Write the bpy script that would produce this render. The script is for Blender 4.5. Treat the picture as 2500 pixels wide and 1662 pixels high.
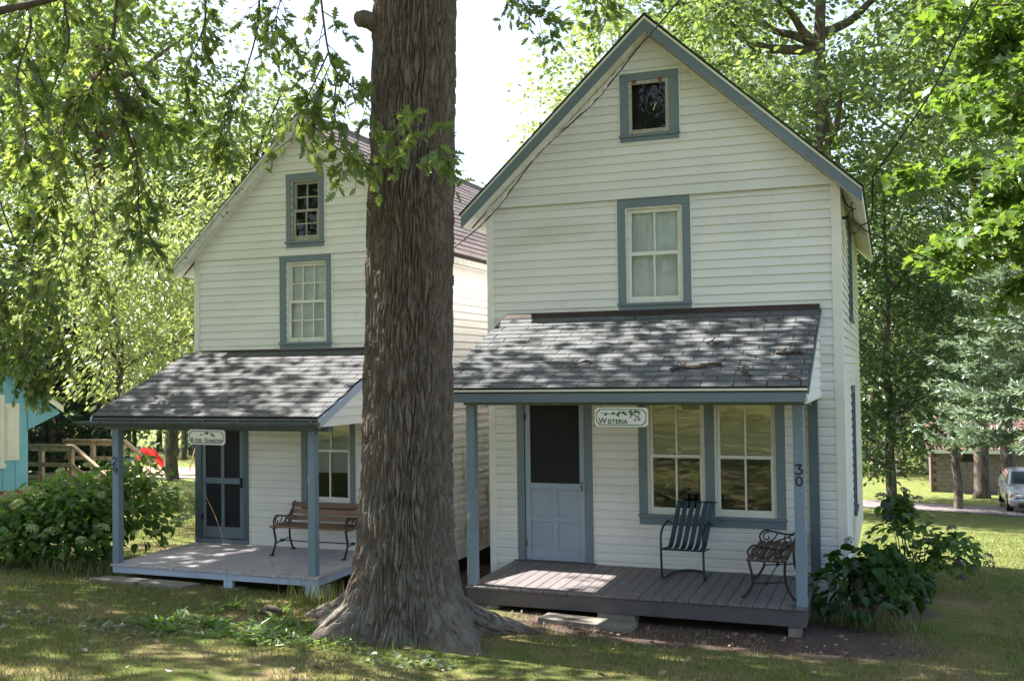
import bpy, math, random
import numpy as np
from mathutils import Vector, Matrix, Quaternion
for o in list(bpy.data.objects): bpy.data.objects.remove(o)
scene = bpy.context.scene
COL = scene.collection
R = math.radians
rng = np.random.default_rng(7)
random.seed(7)

# ------------------------------------------------------------------ camera
cam = bpy.data.cameras.new('camera')
cam.sensor_width = 36.0; cam.sensor_fit = 'HORIZONTAL'
cam.lens = 36.0 * 2468 / 2500
cam.clip_start = 0.05; cam.clip_end = 2000
camo = bpy.data.objects.new('camera', cam); COL.objects.link(camo)
yaw, pit, rol = -.357, .029, -.0133
fw = Vector((math.sin(yaw)*math.cos(pit), math.cos(yaw)*math.cos(pit), math.sin(pit)))
rt = Vector((math.cos(yaw), -math.sin(yaw), 0)); up = rt.cross(fw)
r2 = rt*math.cos(rol) + up*math.sin(rol); u2 = -rt*math.sin(rol) + up*math.cos(rol)
M = Matrix((r2, u2, -fw)).transposed().to_4x4()
M.translation = Vector((4.636, -11.657, 2.318))
camo.matrix_world = M
scene.camera = camo

# ------------------------------------------------------------------ sky, sun, exposure
SUN_EL, SUN_BACK = R(53), R(2.0)
world = bpy.data.worlds.new('World'); scene.world = world; world.use_nodes = True
wn = world.node_tree.nodes; wl = world.node_tree.links
bg = wn['Background']; sky = wn.new('ShaderNodeTexSky'); sky.sky_type = 'NISHITA'
sky.sun_disc = False; sky.sun_elevation = SUN_EL; sky.sun_rotation = R(270) + SUN_BACK
sky.air_density = 1.0; sky.dust_density = 2.0; sky.ozone_density = 0.6
hs = wn.new('ShaderNodeHueSaturation'); hs.inputs['Saturation'].default_value = .8
wl.new(sky.outputs[0], hs.inputs['Color']); wl.new(hs.outputs[0], bg.inputs[0]); bg.inputs[1].default_value = 0.09
sl = bpy.data.lights.new('sun', 'SUN'); sl.energy = 5.0; sl.angle = R(0.53); sl.color = (1.0, .955, .89)
so = bpy.data.objects.new('sun', sl); COL.objects.link(so)
S = Vector((-math.cos(SUN_EL)*math.cos(SUN_BACK), math.cos(SUN_EL)*math.sin(SUN_BACK), math.sin(SUN_EL)))
so.rotation_euler = S.to_track_quat('Z', 'Y').to_euler(); so.location = (-12, 0, 30)
scene.view_settings.view_transform = 'Standard'; scene.view_settings.look = 'None'
scene.view_settings.gamma = 1.0; scene.view_settings.exposure = 2.15
scene.cycles.max_bounces = 8; scene.cycles.diffuse_bounces = 5; scene.cycles.transparent_max_bounces = 12
scene.cycles.sample_clamp_indirect = 6.0; scene.cycles.use_denoising = True

# ------------------------------------------------------------------ materials
def N(nt, t, **kw):
    n = nt.nodes.new(t)
    for k, v in kw.items(): setattr(n, k, v)
    return n
MATS = {}
def pmat(name, col, rough=.65, var=.12, sc=5., bump=0., bsc=60., rnd=0., spec=.35, col2=None, th=(.56, .7), sc2=3., stretch=(1, 1, 1), metal=0., stretch2=None, top2=None, coat=0.):
    m = bpy.data.materials.new(name); m.use_nodes = True; nt = m.node_tree; L = nt.links
    bs = nt.nodes['Principled BSDF']
    bs.inputs['Roughness'].default_value = rough; bs.inputs['Specular IOR Level'].default_value = spec
    bs.inputs['Metallic'].default_value = metal; bs.inputs['Coat Weight'].default_value = coat
    geo = N(nt, 'ShaderNodeNewGeometry')
    def noise(scale, st, det=6):
        mp = N(nt, 'ShaderNodeMapping'); mp.inputs['Scale'].default_value = st; L.new(geo.outputs['Position'], mp.inputs['Vector'])
        n = N(nt, 'ShaderNodeTexNoise'); n.inputs['Scale'].default_value = scale; n.inputs['Detail'].default_value = det
        L.new(mp.outputs[0], n.inputs['Vector']); return n
    n1 = noise(sc, stretch)
    mr = N(nt, 'ShaderNodeMapRange'); mr.inputs['From Min'].default_value = .3; mr.inputs['From Max'].default_value = .7
    mr.inputs['To Min'].default_value = 1-var; mr.inputs['To Max'].default_value = 1+var; L.new(n1.outputs['Fac'], mr.inputs['Value'])
    val = mr.outputs[0]
    if rnd:
        oi = N(nt, 'ShaderNodeObjectInfo')
        m2 = N(nt, 'ShaderNodeMapRange'); m2.inputs['To Min'].default_value = 1-rnd; m2.inputs['To Max'].default_value = 1+rnd
        L.new(oi.outputs['Random'], m2.inputs['Value'])
        mu = N(nt, 'ShaderNodeMath', operation='MULTIPLY'); L.new(val, mu.inputs[0]); L.new(m2.outputs[0], mu.inputs[1]); val = mu.outputs[0]
    base = N(nt, 'ShaderNodeVectorMath', operation='SCALE'); base.inputs[0].default_value = col; L.new(val, base.inputs['Scale'])
    out = base.outputs[0]
    if col2 is not None:
        n2 = noise(sc2, stretch2 or stretch)
        rp = N(nt, 'ShaderNodeMapRange'); rp.inputs['From Min'].default_value = th[0]; rp.inputs['From Max'].default_value = th[1]
        L.new(n2.outputs['Fac'], rp.inputs['Value'])
        fac = rp.outputs[0]
        if top2 is not None:      # wear kept inside a height band (z0 full, z1 none)
            sp = N(nt, 'ShaderNodeSeparateXYZ'); L.new(geo.outputs['Position'], sp.inputs[0])
            zr = N(nt, 'ShaderNodeMapRange'); zr.inputs['From Min'].default_value = top2[0]; zr.inputs['From Max'].default_value = top2[1]
            zr.inputs['To Min'].default_value = 1; zr.inputs['To Max'].default_value = 0; L.new(sp.outputs['Z'], zr.inputs['Value'])
            mu = N(nt, 'ShaderNodeMath', operation='MULTIPLY'); L.new(fac, mu.inputs[0]); L.new(zr.outputs[0], mu.inputs[1]); fac = mu.outputs[0]
        mx = N(nt, 'ShaderNodeMix', data_type='RGBA'); L.new(fac, mx.inputs['Factor']); L.new(out, mx.inputs[6]); mx.inputs[7].default_value = (*col2, 1)
        out = mx.outputs[2]
    L.new(out, bs.inputs['Base Color'])
    if bump:
        nb = noise(bsc, stretch, 4); b = N(nt, 'ShaderNodeBump'); b.inputs['Strength'].default_value = bump; b.inputs['Distance'].default_value = .01
        L.new(nb.outputs['Fac'], b.inputs['Height']); L.new(b.outputs[0], bs.inputs['Normal'])
    MATS[name] = m; return m

def lmat(name, c1, c2, trans=.5, tcol=None, gloss=.05, grough=.35):
    m = bpy.data.materials.new(name); m.use_nodes = True; nt = m.node_tree; L = nt.links
    nt.nodes.remove(nt.nodes['Principled BSDF']); out = nt.nodes['Material Output']
    geo = N(nt, 'ShaderNodeNewGeometry')
    oi = N(nt, 'ShaderNodeObjectInfo')
    ad = N(nt, 'ShaderNodeMath', operation='ADD'); L.new(geo.outputs['Random Per Island'], ad.inputs[0]); L.new(oi.outputs['Random'], ad.inputs[1])
    fr = N(nt, 'ShaderNodeMath', operation='FRACT'); L.new(ad.outputs[0], fr.inputs[0])
    mx = N(nt, 'ShaderNodeMix', data_type='RGBA'); mx.inputs[6].default_value = (*c1, 1); mx.inputs[7].default_value = (*c2, 1); L.new(fr.outputs[0], mx.inputs['Factor'])
    d = N(nt, 'ShaderNodeBsdfDiffuse'); L.new(mx.outputs[2], d.inputs['Color'])
    t = N(nt, 'ShaderNodeBsdfTranslucent')
    tm = N(nt, 'ShaderNodeMix', data_type='RGBA', blend_type='MULTIPLY'); tm.inputs['Factor'].default_value = 1
    L.new(mx.outputs[2], tm.inputs[6]); tm.inputs[7].default_value = (*(tcol or (1.6, 1.7, .5)), 1); L.new(tm.outputs[2], t.inputs['Color'])
    ms = N(nt, 'ShaderNodeMixShader'); ms.inputs[0].default_value = trans; L.new(d.outputs[0], ms.inputs[1]); L.new(t.outputs[0], ms.inputs[2])
    g = N(nt, 'ShaderNodeBsdfGlossy'); g.inputs['Roughness'].default_value = grough; g.inputs['Color'].default_value = (.9, .95, 1, 1)
    m2 = N(nt, 'ShaderNodeMixShader'); m2.inputs[0].default_value = gloss; L.new(ms.outputs[0], m2.inputs[1]); L.new(g.outputs[0], m2.inputs[2])
    L.new(m2.outputs[0], out.inputs['Surface']); MATS[name] = m; return m

def glass_mat(name, tint=(.9, .95, .95), wav=.0, ior=1.5):
    m = bpy.data.materials.new(name); m.use_nodes = True; nt = m.node_tree; L = nt.links
    nt.nodes.remove(nt.nodes['Principled BSDF']); out = nt.nodes['Material Output']
    tr = N(nt, 'ShaderNodeBsdfTransparent'); tr.inputs['Color'].default_value = (*tint, 1)
    g = N(nt, 'ShaderNodeBsdfGlossy'); g.inputs['Roughness'].default_value = .01
    f = N(nt, 'ShaderNodeFresnel'); f.inputs['IOR'].default_value = ior
    ms = N(nt, 'ShaderNodeMixShader'); L.new(f.outputs[0], ms.inputs[0]); L.new(tr.outputs[0], ms.inputs[1]); L.new(g.outputs[0], ms.inputs[2])
    if wav:
        geo = N(nt, 'ShaderNodeNewGeometry')
        n = N(nt, 'ShaderNodeTexNoise'); n.inputs['Scale'].default_value = 3.5; n.inputs['Detail'].default_value = 1.5; L.new(geo.outputs['Position'], n.inputs['Vector'])
        b = N(nt, 'ShaderNodeBump'); b.inputs['Strength'].default_value = wav; b.inputs['Distance'].default_value = .02
        L.new(n.outputs['Fac'], b.inputs['Height']); L.new(b.outputs[0], g.inputs['Normal']); L.new(b.outputs[0], f.inputs['Normal'])
    L.new(ms.outputs[0], out.inputs['Surface']); MATS[name] = m; return m

pmat('vinyl', (.725, .715, .69), .45, .04, 1.5, bump=.06, bsc=35, rnd=.04, col2=(.58, .55, .46), th=(.56, .82), sc2=1.1, stretch2=(.5, 1, 2.))
pmat('vinyl_left', (.78, .767, .735), .45, .04, 1.5, bump=.06, bsc=35, rnd=.04, col2=(.63, .60, .51), th=(.56, .82), sc2=1.1, stretch2=(.5, 1, 2.))
pmat('vinyl_moss', (.84, .82, .80), .5, .05, 2., rnd=.03, col2=(.46, .45, .22), th=(.53, .66), sc2=4., stretch2=(1, 1.2, .45), top2=(.75, 1.55))
pmat('white_trim', (.74, .72, .66), .5, .06, 4., bump=.05, col2=(.5, .47, .4), th=(.66, .8))
pmat('sash_white', (.72, .71, .65), .5, .06, 9., bump=.06, col2=(.42, .39, .33), th=(.66, .78), sc2=11)
pmat('peeling_white', (.60, .60, .54), .7, .12, 9., bump=.2, bsc=40, col2=(.22, .20, .17), th=(.60, .66), sc2=26, stretch2=(.5, 1, .5))
pmat('peeling_sash', (.40, .385, .33), .7, .12, 12., bump=.3, bsc=50, col2=(.20, .16, .11), th=(.54, .66), sc2=45)
pmat('slate_blue', (.165, .210, .240), .5, .08, 3., bump=.06, bsc=40, col2=(.13, .17, .195), th=(.5, .75))
pmat('slate_blue_worn', (.185, .245, .30), .55, .08, 3., bump=.15, bsc=30, col2=(.40, .44, .48), th=(.67, .70), sc2=14, stretch=(1, 1, .35))
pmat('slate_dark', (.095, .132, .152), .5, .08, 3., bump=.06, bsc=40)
pmat('fascia_blue', (.16, .205, .24), .5, .07, 2.5, bump=.05, col2=(.14, .18, .21), th=(.48, .5), sc2=.45)
pmat('door_blue', (.30, .36, .44), .42, .06, 4., bump=.05, bsc=40, col2=(.38, .43, .49), th=(.6, .8), sc2=5)
pmat('pale_blue', (.40, .46, .58), .6, .1, 4., bump=.1, col2=(.22, .25, .30), th=(.62, .75), sc2=6)
pmat('shingle', (.118, .123, .126), .9, .22, 40., bump=.5, bsc=260, rnd=.10, spec=.2, col2=(.09, .085, .08), th=(.55, .75), sc2=3)
pmat('shingle_left', (.118, .118, .123), .9, .22, 40., bump=.5, bsc=260, rnd=.10, spec=.2, col2=(.08, .074, .066), th=(.55, .75), sc2=3)
pmat('shingle_red', (.23, .19, .195), .9, .2, 12., bump=.5, bsc=120, rnd=.12, spec=.2, col2=(.16, .15, .07), th=(.66, .76), sc2=5)
pmat('roof_edge', (.03, .028, .026), .9, .3, 20., bump=.3)
pmat('flashing', (.05, .032, .027), .8, .3, 12., bump=.2, col2=(.03, .025, .02), th=(.5, .65), sc2=7)
pmat('deck_taupe', (.165, .145, .145), .55, .12, 5., bump=.15, bsc=50, rnd=.07, spec=.4, stretch=(6, 1, 1), col2=(.115, .10, .10), th=(.55, .75))
pmat('deck_rim', (.095, .085, .088), .6, .12, 5., bump=.1)
pmat('deck_lav', (.43, .395, .425), .6, .12, 5., bump=.15, bsc=50, rnd=.06, spec=.4, stretch=(6, 1, 1), col2=(.27, .245, .25), th=(.55, .75))
pmat('screen', (.016, .016, .018), .75, .2, 30., bump=.1, bsc=400, col2=(.05, .05, .052), th=(.68, .74), sc2=70)
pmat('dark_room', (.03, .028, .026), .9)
pmat('shade_cloth', (.78, .71, .50), .8, .05, 2., spec=.1)
pmat('curtain', (.78, .79, .76), .85, .08, 6., spec=.1, stretch=(6, 1, .5))
pmat('iron', (.012, .012, .016), .45, .3, 30., bump=.1, spec=.5)
pmat('rust', (.22, .09, .04), .8, .3, 40., bump=.2)
pmat('bench_wood', (.19, .095, .05), .45, .25, 6., bump=.12, rnd=.15, stretch=(.6, 5, 5), spec=.5)
pmat('bench_grey_wood', (.11, .075, .06), .6, .25, 8., bump=.2, rnd=.15, stretch=(5, .6, 5))
pmat('chair_teal', (.008, .03, .045), .4, .2, 5., spec=.4, col2=(.01, .075, .075), th=(.5, .6), sc2=3)
pmat('sign_white', (.74, .73, .62), .4, .03, 3.)
pmat('sign_ink', (.015, .03, .05), .5)
pmat('sign_green', (.03, .09, .02), .6)
pmat('sign_purple', (.12, .07, .20), .6, .3, 60)
pmat('sign_red', (.35, .05, .05), .6)
pmat('sign_grey', (.45, .44, .38), .6)
pmat('number_ink', (.012, .015, .045), .4)
pmat('gutter', (.10, .12, .125), .45, .15, 6., bump=.05, col2=(.16, .08, .05), th=(.6, .72), sc2=6)
pmat('concrete', (.22, .20, .17), .9, .2, 8., bump=.4, bsc=80, rnd=.1, col2=(.17, .15, .12), th=(.5, .7))
pmat('cinder', (.185, .160, .158), .95, .15, 6., bump=.4, bsc=60, rnd=.07)
pmat('bark_bg', (.13, .105, .085), .95, .3, 6., bump=.8, bsc=14, stretch=(1, 1, .25), col2=(.06, .05, .042), th=(.45, .6), sc2=10)
pmat('bark_brown', (.20, .125, .085), .95, .3, 6., bump=.8, bsc=14, stretch=(1, 1, .25), col2=(.09, .06, .045), th=(.45, .6), sc2=10)
pmat('twig', (.085, .065, .05), .9, .3, 20.)
pmat('cable', (.015, .014, .014), .5)
pmat('aqua', (.19, .45, .55), .6, .06, 3., rnd=.04, bump=.05)
pmat('cream_paint', (.74, .72, .62), .5, .05, 3.)
pmat('brick', (.30, .105, .065), .9, .2, 9., bump=.4, bsc=80, rnd=.18)
pmat('block_joint', (.13, .115, .11), .95, .15, 20., bump=.3)
pmat('mortar', (.36, .32, .28), .95, .15, 20., bump=.3)
pmat('shed_shingle', (.12, .07, .06), .9, .3, 3., bump=.3, rnd=.3)
pmat('deck_wood', (.58, .44, .30), .75, .2, 7., bump=.2, rnd=.15, stretch=(3, 3, 3), col2=(.33, .23, .15), th=(.5, .7))
pmat('red_plastic', (.55, .03, .03), .35, .05)
pmat('blue_plastic', (.04, .17, .50), .35, .05)
pmat('play_wood', (.22, .15, .10), .8, .2)
pmat('chips', (.45, .26, .17), .95, .2, 3., bump=.4)
pmat('gravel_path', (.48, .44, .40), .95, .12, 2., bump=.3)
pmat('road', (.15, .125, .125), .95, .2, 2., bump=.3, col2=(.22, .19, .18), th=(.5, .7), sc2=1.2)
pmat('car_paint', (.55, .55, .58), .3, .03, 2., metal=.3, coat=.6)
pmat('black_plastic', (.015, .015, .016), .5)
pmat('rubber', (.02, .02, .02), .85)
pmat('headlamp', (.75, .75, .75), .1, .02, spec=.8)
pmat('amber', (.75, .22, .03), .25, .02)
pmat('chrome', (.6, .6, .62), .2, .02, metal=1.)
pmat('pebble', (.3, .27, .24), .9, .2)
pmat('litter', (.20, .125, .085), .9, .3, 40., col2=(.38, .28, .22), th=(.52, .6), sc2=4)
glass_mat('old_glass', wav=.03, ior=2.15); glass_mat('upper_glass', wav=.05, ior=1.42); glass_mat('car_glass', (.35, .42, .42))
lmat('leaf_oak', (.11, .17, .05), (.21, .27, .10), .6, (1.5, 1.45, .7), .04)
lmat('leaf_lime', (.18, .235, .095), (.32, .37, .18), .5, (1.35, 1.35, .75), .05)
lmat('leaf_mid', (.10, .155, .06), (.185, .24, .105), .5, (1.45, 1.45, .7), .05)
lmat('leaf_dark', (.045, .085, .032), (.09, .14, .055), .45, (1.4, 1.5, .65), .05)
lmat('leaf_maple', (.075, .14, .03), (.14, .21, .06), .5, (1.5, 1.5, .6), .04)
lmat('leaf_grey', (.145, .195, .10), (.245, .295, .165), .48, (1.5, 1.5, .7), .08)
lmat('needle_blue', (.13, .18, .13), (.23, .29, .21), .25, (1.2, 1.3, .8), .05)
lmat('needle_green', (.03, .065, .03), (.06, .10, .045), .25, (1.2, 1.3, .6), .04)
lmat('leaf_hydr', (.07, .145, .04), (.15, .23, .07), .47, (1.5, 1.6, .6), .025)
lmat('leaf_hydr_dark', (.02, .065, .018), (.05, .11, .025), .4, (1.4, 1.6, .4), .03)
lmat('bloom_cream', (.34, .42, .20), (.50, .54, .31), .35, (1.2, 1.2, .7), .03)
lmat('bloom_faded', (.055, .065, .085), (.16, .15, .14), .25, (1, 1, 1), .03)
lmat('blade_green', (.09, .125, .035), (.19, .195, .065), .4, (1.4, 1.4, .5), .05)
lmat('blade_dry', (.20, .155, .075), (.32, .25, .135), .35, (1.2, 1.1, .7), .04)
lmat('leaf_strap', (.09, .16, .05), (.17, .24, .10), .42, (1.4, 1.5, .6), .04)
lmat('leaf_silver', (.10, .14, .085), (.19, .23, .155), .3, (1.1, 1.2, .8), .05)
lmat('fallen', (.16, .09, .055), (.40, .31, .24), .25, (1, 1, .8), .04)

# ------------------------------------------------------------------ helpers
class MB:
    def __init__(s): s.v = []; s.f = []
    def add(s, vs, fs):
        o = len(s.v); s.v += [tuple(map(float, v)) for v in vs]; s.f += [tuple(i+o for i in f) for f in fs]; return s
    def box(s, x0, x1, y0, y1, z0, z1):
        return s.add([(x0,y0,z0),(x1,y0,z0),(x1,y1,z0),(x0,y1,z0),(x0,y0,z1),(x1,y0,z1),(x1,y1,z1),(x0,y1,z1)],
              [(0,3,2,1),(4,5,6,7),(0,1,5,4),(1,2,6,5),(2,3,7,6),(3,0,4,7)])
    def prism(s, poly, axis, a, b):
        n = len(poly)
        mk = {'x': lambda p, t: (t, p[0], p[1]), 'y': lambda p, t: (p[0], t, p[1]), 'z': lambda p, t: (p[0], p[1], t)}[axis]
        vs = [mk(p, a) for p in poly] + [mk(p, b) for p in poly]
        fs = [tuple(range(n-1, -1, -1)), tuple(range(n, 2*n))] + [(i, (i+1) % n, n+(i+1) % n, n+i) for i in range(n)]
        return s.add(vs, fs)
    def bar(s, p, q, w, h, upv=(0, 0, 1)):
        p, q = Vector(p), Vector(q); d = (q-p).normalized(); sd = d.cross(Vector(upv))
        if sd.length < 1e-4: sd = d.cross(Vector((1, 0, 0)))
        sd.normalize(); u = sd.cross(d)
        c = [sd*(-w/2)+u*(-h/2), sd*(w/2)+u*(-h/2), sd*(w/2)+u*(h/2), sd*(-w/2)+u*(h/2)]
        return s.add([p+k for k in c]+[q+k for k in c], [(0,1,2,3),(7,6,5,4),(0,4,5,1),(1,5,6,2),(2,6,7,3),(3,7,4,0)])
    def tube(s, pts, r, n=8):
        P = [Vector(p) for p in pts]; m = len(P); rs = r if isinstance(r, (list, tuple)) else [r]*m
        t0 = (P[1]-P[0]).normalized(); a = t0.orthogonal().normalized(); vs = []
        for i in range(m):
            t = (P[min(i+1, m-1)]-P[max(i-1, 0)])
            if t.length < 1e-9: t = t0
            t.normalize(); a = (a - t*a.dot(t)); a.normalize(); b = t.cross(a)
            for k in range(n):
                an = 2*math.pi*k/n; vs.append(P[i]+(a*math.cos(an)+b*math.sin(an))*rs[i])
        fs = [(i*n+k, i*n+(k+1) % n, (i+1)*n+(k+1) % n, (i+1)*n+k) for i in range(m-1) for k in range(n)]
        fs += [tuple(range(n-1, -1, -1)), tuple((m-1)*n+k for k in range(n))]
        return s.add(vs, fs)
    def ribbon(s, pts, w, nrm, th=.002):
        # flat stroke of width w in the plane with normal nrm
        P = [Vector(p) for p in pts]; nv = Vector(nrm); L_, R_ = [], []
        for i in range(len(P)):
            t = (P[min(i+1, len(P)-1)]-P[max(i-1, 0)]).normalized(); sd = t.cross(nv).normalized()*(w[i] if isinstance(w, list) else w)/2
            L_.append(P[i]-sd); R_.append(P[i]+sd)
        n = len(P); vs = [p+nv*th for p in L_]+[p+nv*th for p in R_]
        return s.add(vs, [(i, i+1, n+i+1, n+i) for i in range(n-1)])
def spline(pts, per=6):
    P = [Vector(p) for p in pts]; out = []
    for i in range(len(P)-1):
        a, b, c, d = P[max(i-1, 0)], P[i], P[i+1], P[min(i+2, len(P)-1)]
        for k in range(per):
            t = k/per; out.append(.5*((2*b)+(c-a)*t+(2*a-5*b+4*c-d)*t*t+(3*b-a-3*c+d)*t**3))
    return out+[P[-1]]
ORG = {}
def root_of(o):
    while o.parent: o = o.parent
    return o
def mesh_of(name, mb, org=(0, 0, 0), smooth=False):
    me = bpy.data.meshes.new(name)
    me.from_pydata([(v[0]-org[0], v[1]-org[1], v[2]-org[2]) for v in mb.v], [], mb.f)
    if smooth: me.polygons.foreach_set('use_smooth', [True]*len(me.polygons))
    me.update(); return me
def obj(name, mb, mat, parent=None, smooth=False, bev=0., kind=None, label=None, loc=None):
    org = ORG.get(root_of(parent).name, (0, 0, 0)) if parent else (loc or (0, 0, 0))
    me = mesh_of(name, mb, org, smooth); me.materials.append(MATS[mat])
    o = bpy.data.objects.new(name, me); COL.objects.link(o)
    if parent: o.parent = parent
    else: o.location = org; ORG[o.name] = tuple(org)
    if bev:
        b = o.modifiers.new('bevel', 'BEVEL'); b.width = bev; b.segments = 2; b.limit_method = 'ANGLE'
    if kind: o['kind'] = kind
    if label: o['label'] = label
    return o
def inst(name, me, parent, loc, rot=(0, 0, 0), scl=(1, 1, 1), kind=None):
    o = bpy.data.objects.new(name, me); COL.objects.link(o); o.parent = parent
    org = ORG.get(root_of(parent).name, (0, 0, 0)) if parent else (0, 0, 0)
    o.location = (loc[0]-org[0], loc[1]-org[1], loc[2]-org[2])
    if isinstance(rot, Quaternion): o.rotation_mode = 'QUATERNION'; o.rotation_quaternion = rot
    else: o.rotation_euler = rot
    o.scale = scl if isinstance(scl, (tuple, list)) else (scl, scl, scl)
    return o
def thing(name, label, cat, loc=(0, 0, 0), group=None):
    o = bpy.data.objects.new(name, None); COL.objects.link(o); o.location = loc; o.empty_display_size = .2
    ORG[o.name] = tuple(loc); o['label'] = label; o['category'] = cat
    if group: o['group'] = group
    return o
def tag(o, label, cat, group=None):
    o['label'] = label; o['category'] = cat
    if group: o['group'] = group
    return o
def big_mesh(name, V, F, mat, parent=None, kind=None, smooth=False):
    # V (n,3) array, F (m,k) array of equal-size polygons
    org = ORG.get(root_of(parent).name, (0, 0, 0)) if parent else (0, 0, 0)
    V = np.asarray(V, np.float64)-np.array(org); F = np.asarray(F, np.int32)
    me = bpy.data.meshes.new(name); me.vertices.add(len(V)); me.vertices.foreach_set('co', V.astype(np.float32).ravel())
    k = F.shape[1]; me.loops.add(F.size); me.loops.foreach_set('vertex_index', F.ravel())
    me.polygons.add(len(F)); me.polygons.foreach_set('loop_start', np.arange(0, F.size, k, dtype=np.int32))
    me.polygons.foreach_set('loop_total', np.full(len(F), k, np.int32))
    if smooth: me.polygons.foreach_set('use_smooth', np.ones(len(F), bool))
    me.update(calc_edges=True); me.materials.append(MATS[mat])
    o = bpy.data.objects.new(name, me); COL.objects.link(o)
    if parent: o.parent = parent
    if kind: o['kind'] = kind
    return o

def G(x, y):
    """ground height (scalars or arrays)"""
    x = np.asarray(x, float); y = np.asarray(y, float)
    z = np.where(y < -1.8, -.2-.098*(y+1.8), np.where(y < .5, -.2-.06*(y+1.8), np.where(y < 34, -.338-.09*(y-.5), np.where(y < 60, -3.353-.05*(y-34), -4.653-.01*(y-60)))))
    z = z - .02*np.clip(x, -12, 12)
    return z + .018*np.sin(x*1.3+y*.7)*np.cos(y*1.1-x*.4) + .03*np.sin(x*.31+1.)*np.sin(y*.27)
def gz(x, y): return float(G(x, y))
# ------------------------------------------------------------------ ground, road, path
def ground_material():
    m = bpy.data.materials.new('lawn'); m.use_nodes = True; nt = m.node_tree; L = nt.links; bs = nt.nodes['Principled BSDF']
    bs.inputs['Roughness'].default_value = .95; bs.inputs['Specular IOR Level'].default_value = .1
    geo = N(nt, 'ShaderNodeNewGeometry')
    def noise(s, d=6, off=0):
        mp = N(nt, 'ShaderNodeMapping'); mp.inputs['Location'].default_value = (off, off*.7, 0); L.new(geo.outputs['Position'], mp.inputs['Vector'])
        n = N(nt, 'ShaderNodeTexNoise'); n.inputs['Scale'].default_value = s; n.inputs['Detail'].default_value = d; n.inputs['Roughness'].default_value = .65; L.new(mp.outputs[0], n.inputs['Vector']); return n.outputs['Fac']
    def rng_(v, a, b):
        r = N(nt, 'ShaderNodeMapRange'); r.inputs['From Min'].default_value = a; r.inputs['From Max'].default_value = b; L.new(v, r.inputs['Value']); return r.outputs[0]
    def mix(f, a, b):
        x = N(nt, 'ShaderNodeMix', data_type='RGBA'); L.new(f, x.inputs['Factor'])
        for i, c in ((6, a), (7, b)):
            if isinstance(c, tuple): x.inputs[i].default_value = (*c, 1)
            else: L.new(c, x.inputs[i])
        return x.outputs[2]
    grass = mix(rng_(noise(9), .35, .65), (.08, .115, .028), (.15, .165, .048))
    straw = mix(rng_(noise(30, 4, 3), .3, .7), (.16, .125, .06), (.28, .22, .12))
    g2 = mix(rng_(noise(1.1, 8, 9), .46, .62), grass, straw)
    dirt = mix(rng_(noise(16, 6, 5), .35, .7), (.075, .052, .045), (.16, .115, .10))
    # bare strip in front of and beside the right porch: an ellipse with a ragged rim
    sp = N(nt, 'ShaderNodeSeparateXYZ'); L.new(geo.outputs['Position'], sp.inputs[0])
    def mth(op, a, b):
        n = N(nt, 'ShaderNodeMath', operation=op)
        for i, c in enumerate((a, b)):
            if isinstance(c, (int, float)): n.inputs[i].default_value = c
            else: L.new(c, n.inputs[i])
        return n.outputs[0]
    def blob(cx, cy, rx, ry):
        dx = mth('DIVIDE', mth('SUBTRACT', sp.outputs['X'], cx), rx); dy = mth('DIVIDE', mth('SUBTRACT', sp.outputs['Y'], cy), ry)
        r = mth('SQRT', mth('ADD', mth('MULTIPLY', dx, dx), mth('MULTIPLY', dy, dy)), 0)
        return mth('SUBTRACT', 1.25, mth('ADD', r, mth('MULTIPLY', noise(2.2, 6, 2), .6)))
    f = mth('MAXIMUM', mth('MAXIMUM', blob(2.8, -1.5, 2.6, 1.2), blob(4.4, .6, .8, 1.0)), mth('MAXIMUM', blob(-1.5, 1.5, 4.6, 3.2), blob(2.0, 3.2, 2.6, 4)))
    allc = mix(rng_(f, -.02, .22), g2, dirt)
    # farther lawns are lusher
    far = rng_(sp.outputs['Y'], 2, 9)
    allc = mix(far, allc, mix(rng_(noise(3, 6, 4), .35, .65), (.085, .12, .03), (.17, .175, .06)))
    L.new(allc, bs.inputs['Base Color'])
    b = N(nt, 'ShaderNodeBump'); b.inputs['Strength'].default_value = .8; b.inputs['Distance'].default_value = .03; L.new(noise(45, 6), b.inputs['Height']); L.new(b.outputs[0], bs.inputs['Normal'])
    MATS['lawn'] = m
ground_material()
xs = np.unique(np.concatenate([np.linspace(-400, -40, 25), np.linspace(-40, -12, 40), np.linspace(-12, 12, 121), np.linspace(12, 40, 40), np.linspace(40, 400, 25)]))
ys = np.unique(np.concatenate([np.linspace(-60, -14, 24), np.linspace(-14, 8, 111), np.linspace(8, 60, 53), np.linspace(60, 700, 30)]))
XX, YY = np.meshgrid(xs, ys); ZZ = G(XX, YY)
V = np.stack([XX, YY, ZZ], -1).reshape(-1, 3); nx, ny = len(xs), len(ys)
ii = (np.arange(ny-1)[:, None]*nx+np.arange(nx-1)[None]).ravel()
F = np.stack([ii, ii+1, ii+1+nx, ii+nx], 1)
big_mesh('ground', V, F, 'lawn', kind='structure', smooth=True)
def strip(name, pts, w, mat, lift=.02, kind='structure'):
    P = spline([(p[0], p[1], 0) for p in pts], 14); mb = MB(); n = len(P); cols = 5
    for i, p in enumerate(P):
        t = (P[min(i+1, n-1)]-P[max(i-1, 0)]).normalized(); sd = Vector((-t.y, t.x, 0))
        for c in range(cols):
            q = p+sd*w*(c/(cols-1)-.5)*(1+.05*math.sin(i*1.7+c)); mb.v.append((q.x, q.y, gz(q.x, q.y)+lift))
    mb.f = [(i*cols+c, i*cols+c+1, (i+1)*cols+c+1, (i+1)*cols+c) for i in range(n-1) for c in range(cols-1)]
    o = obj(name, mb, mat, smooth=True); o['kind'] = kind; return o
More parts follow.
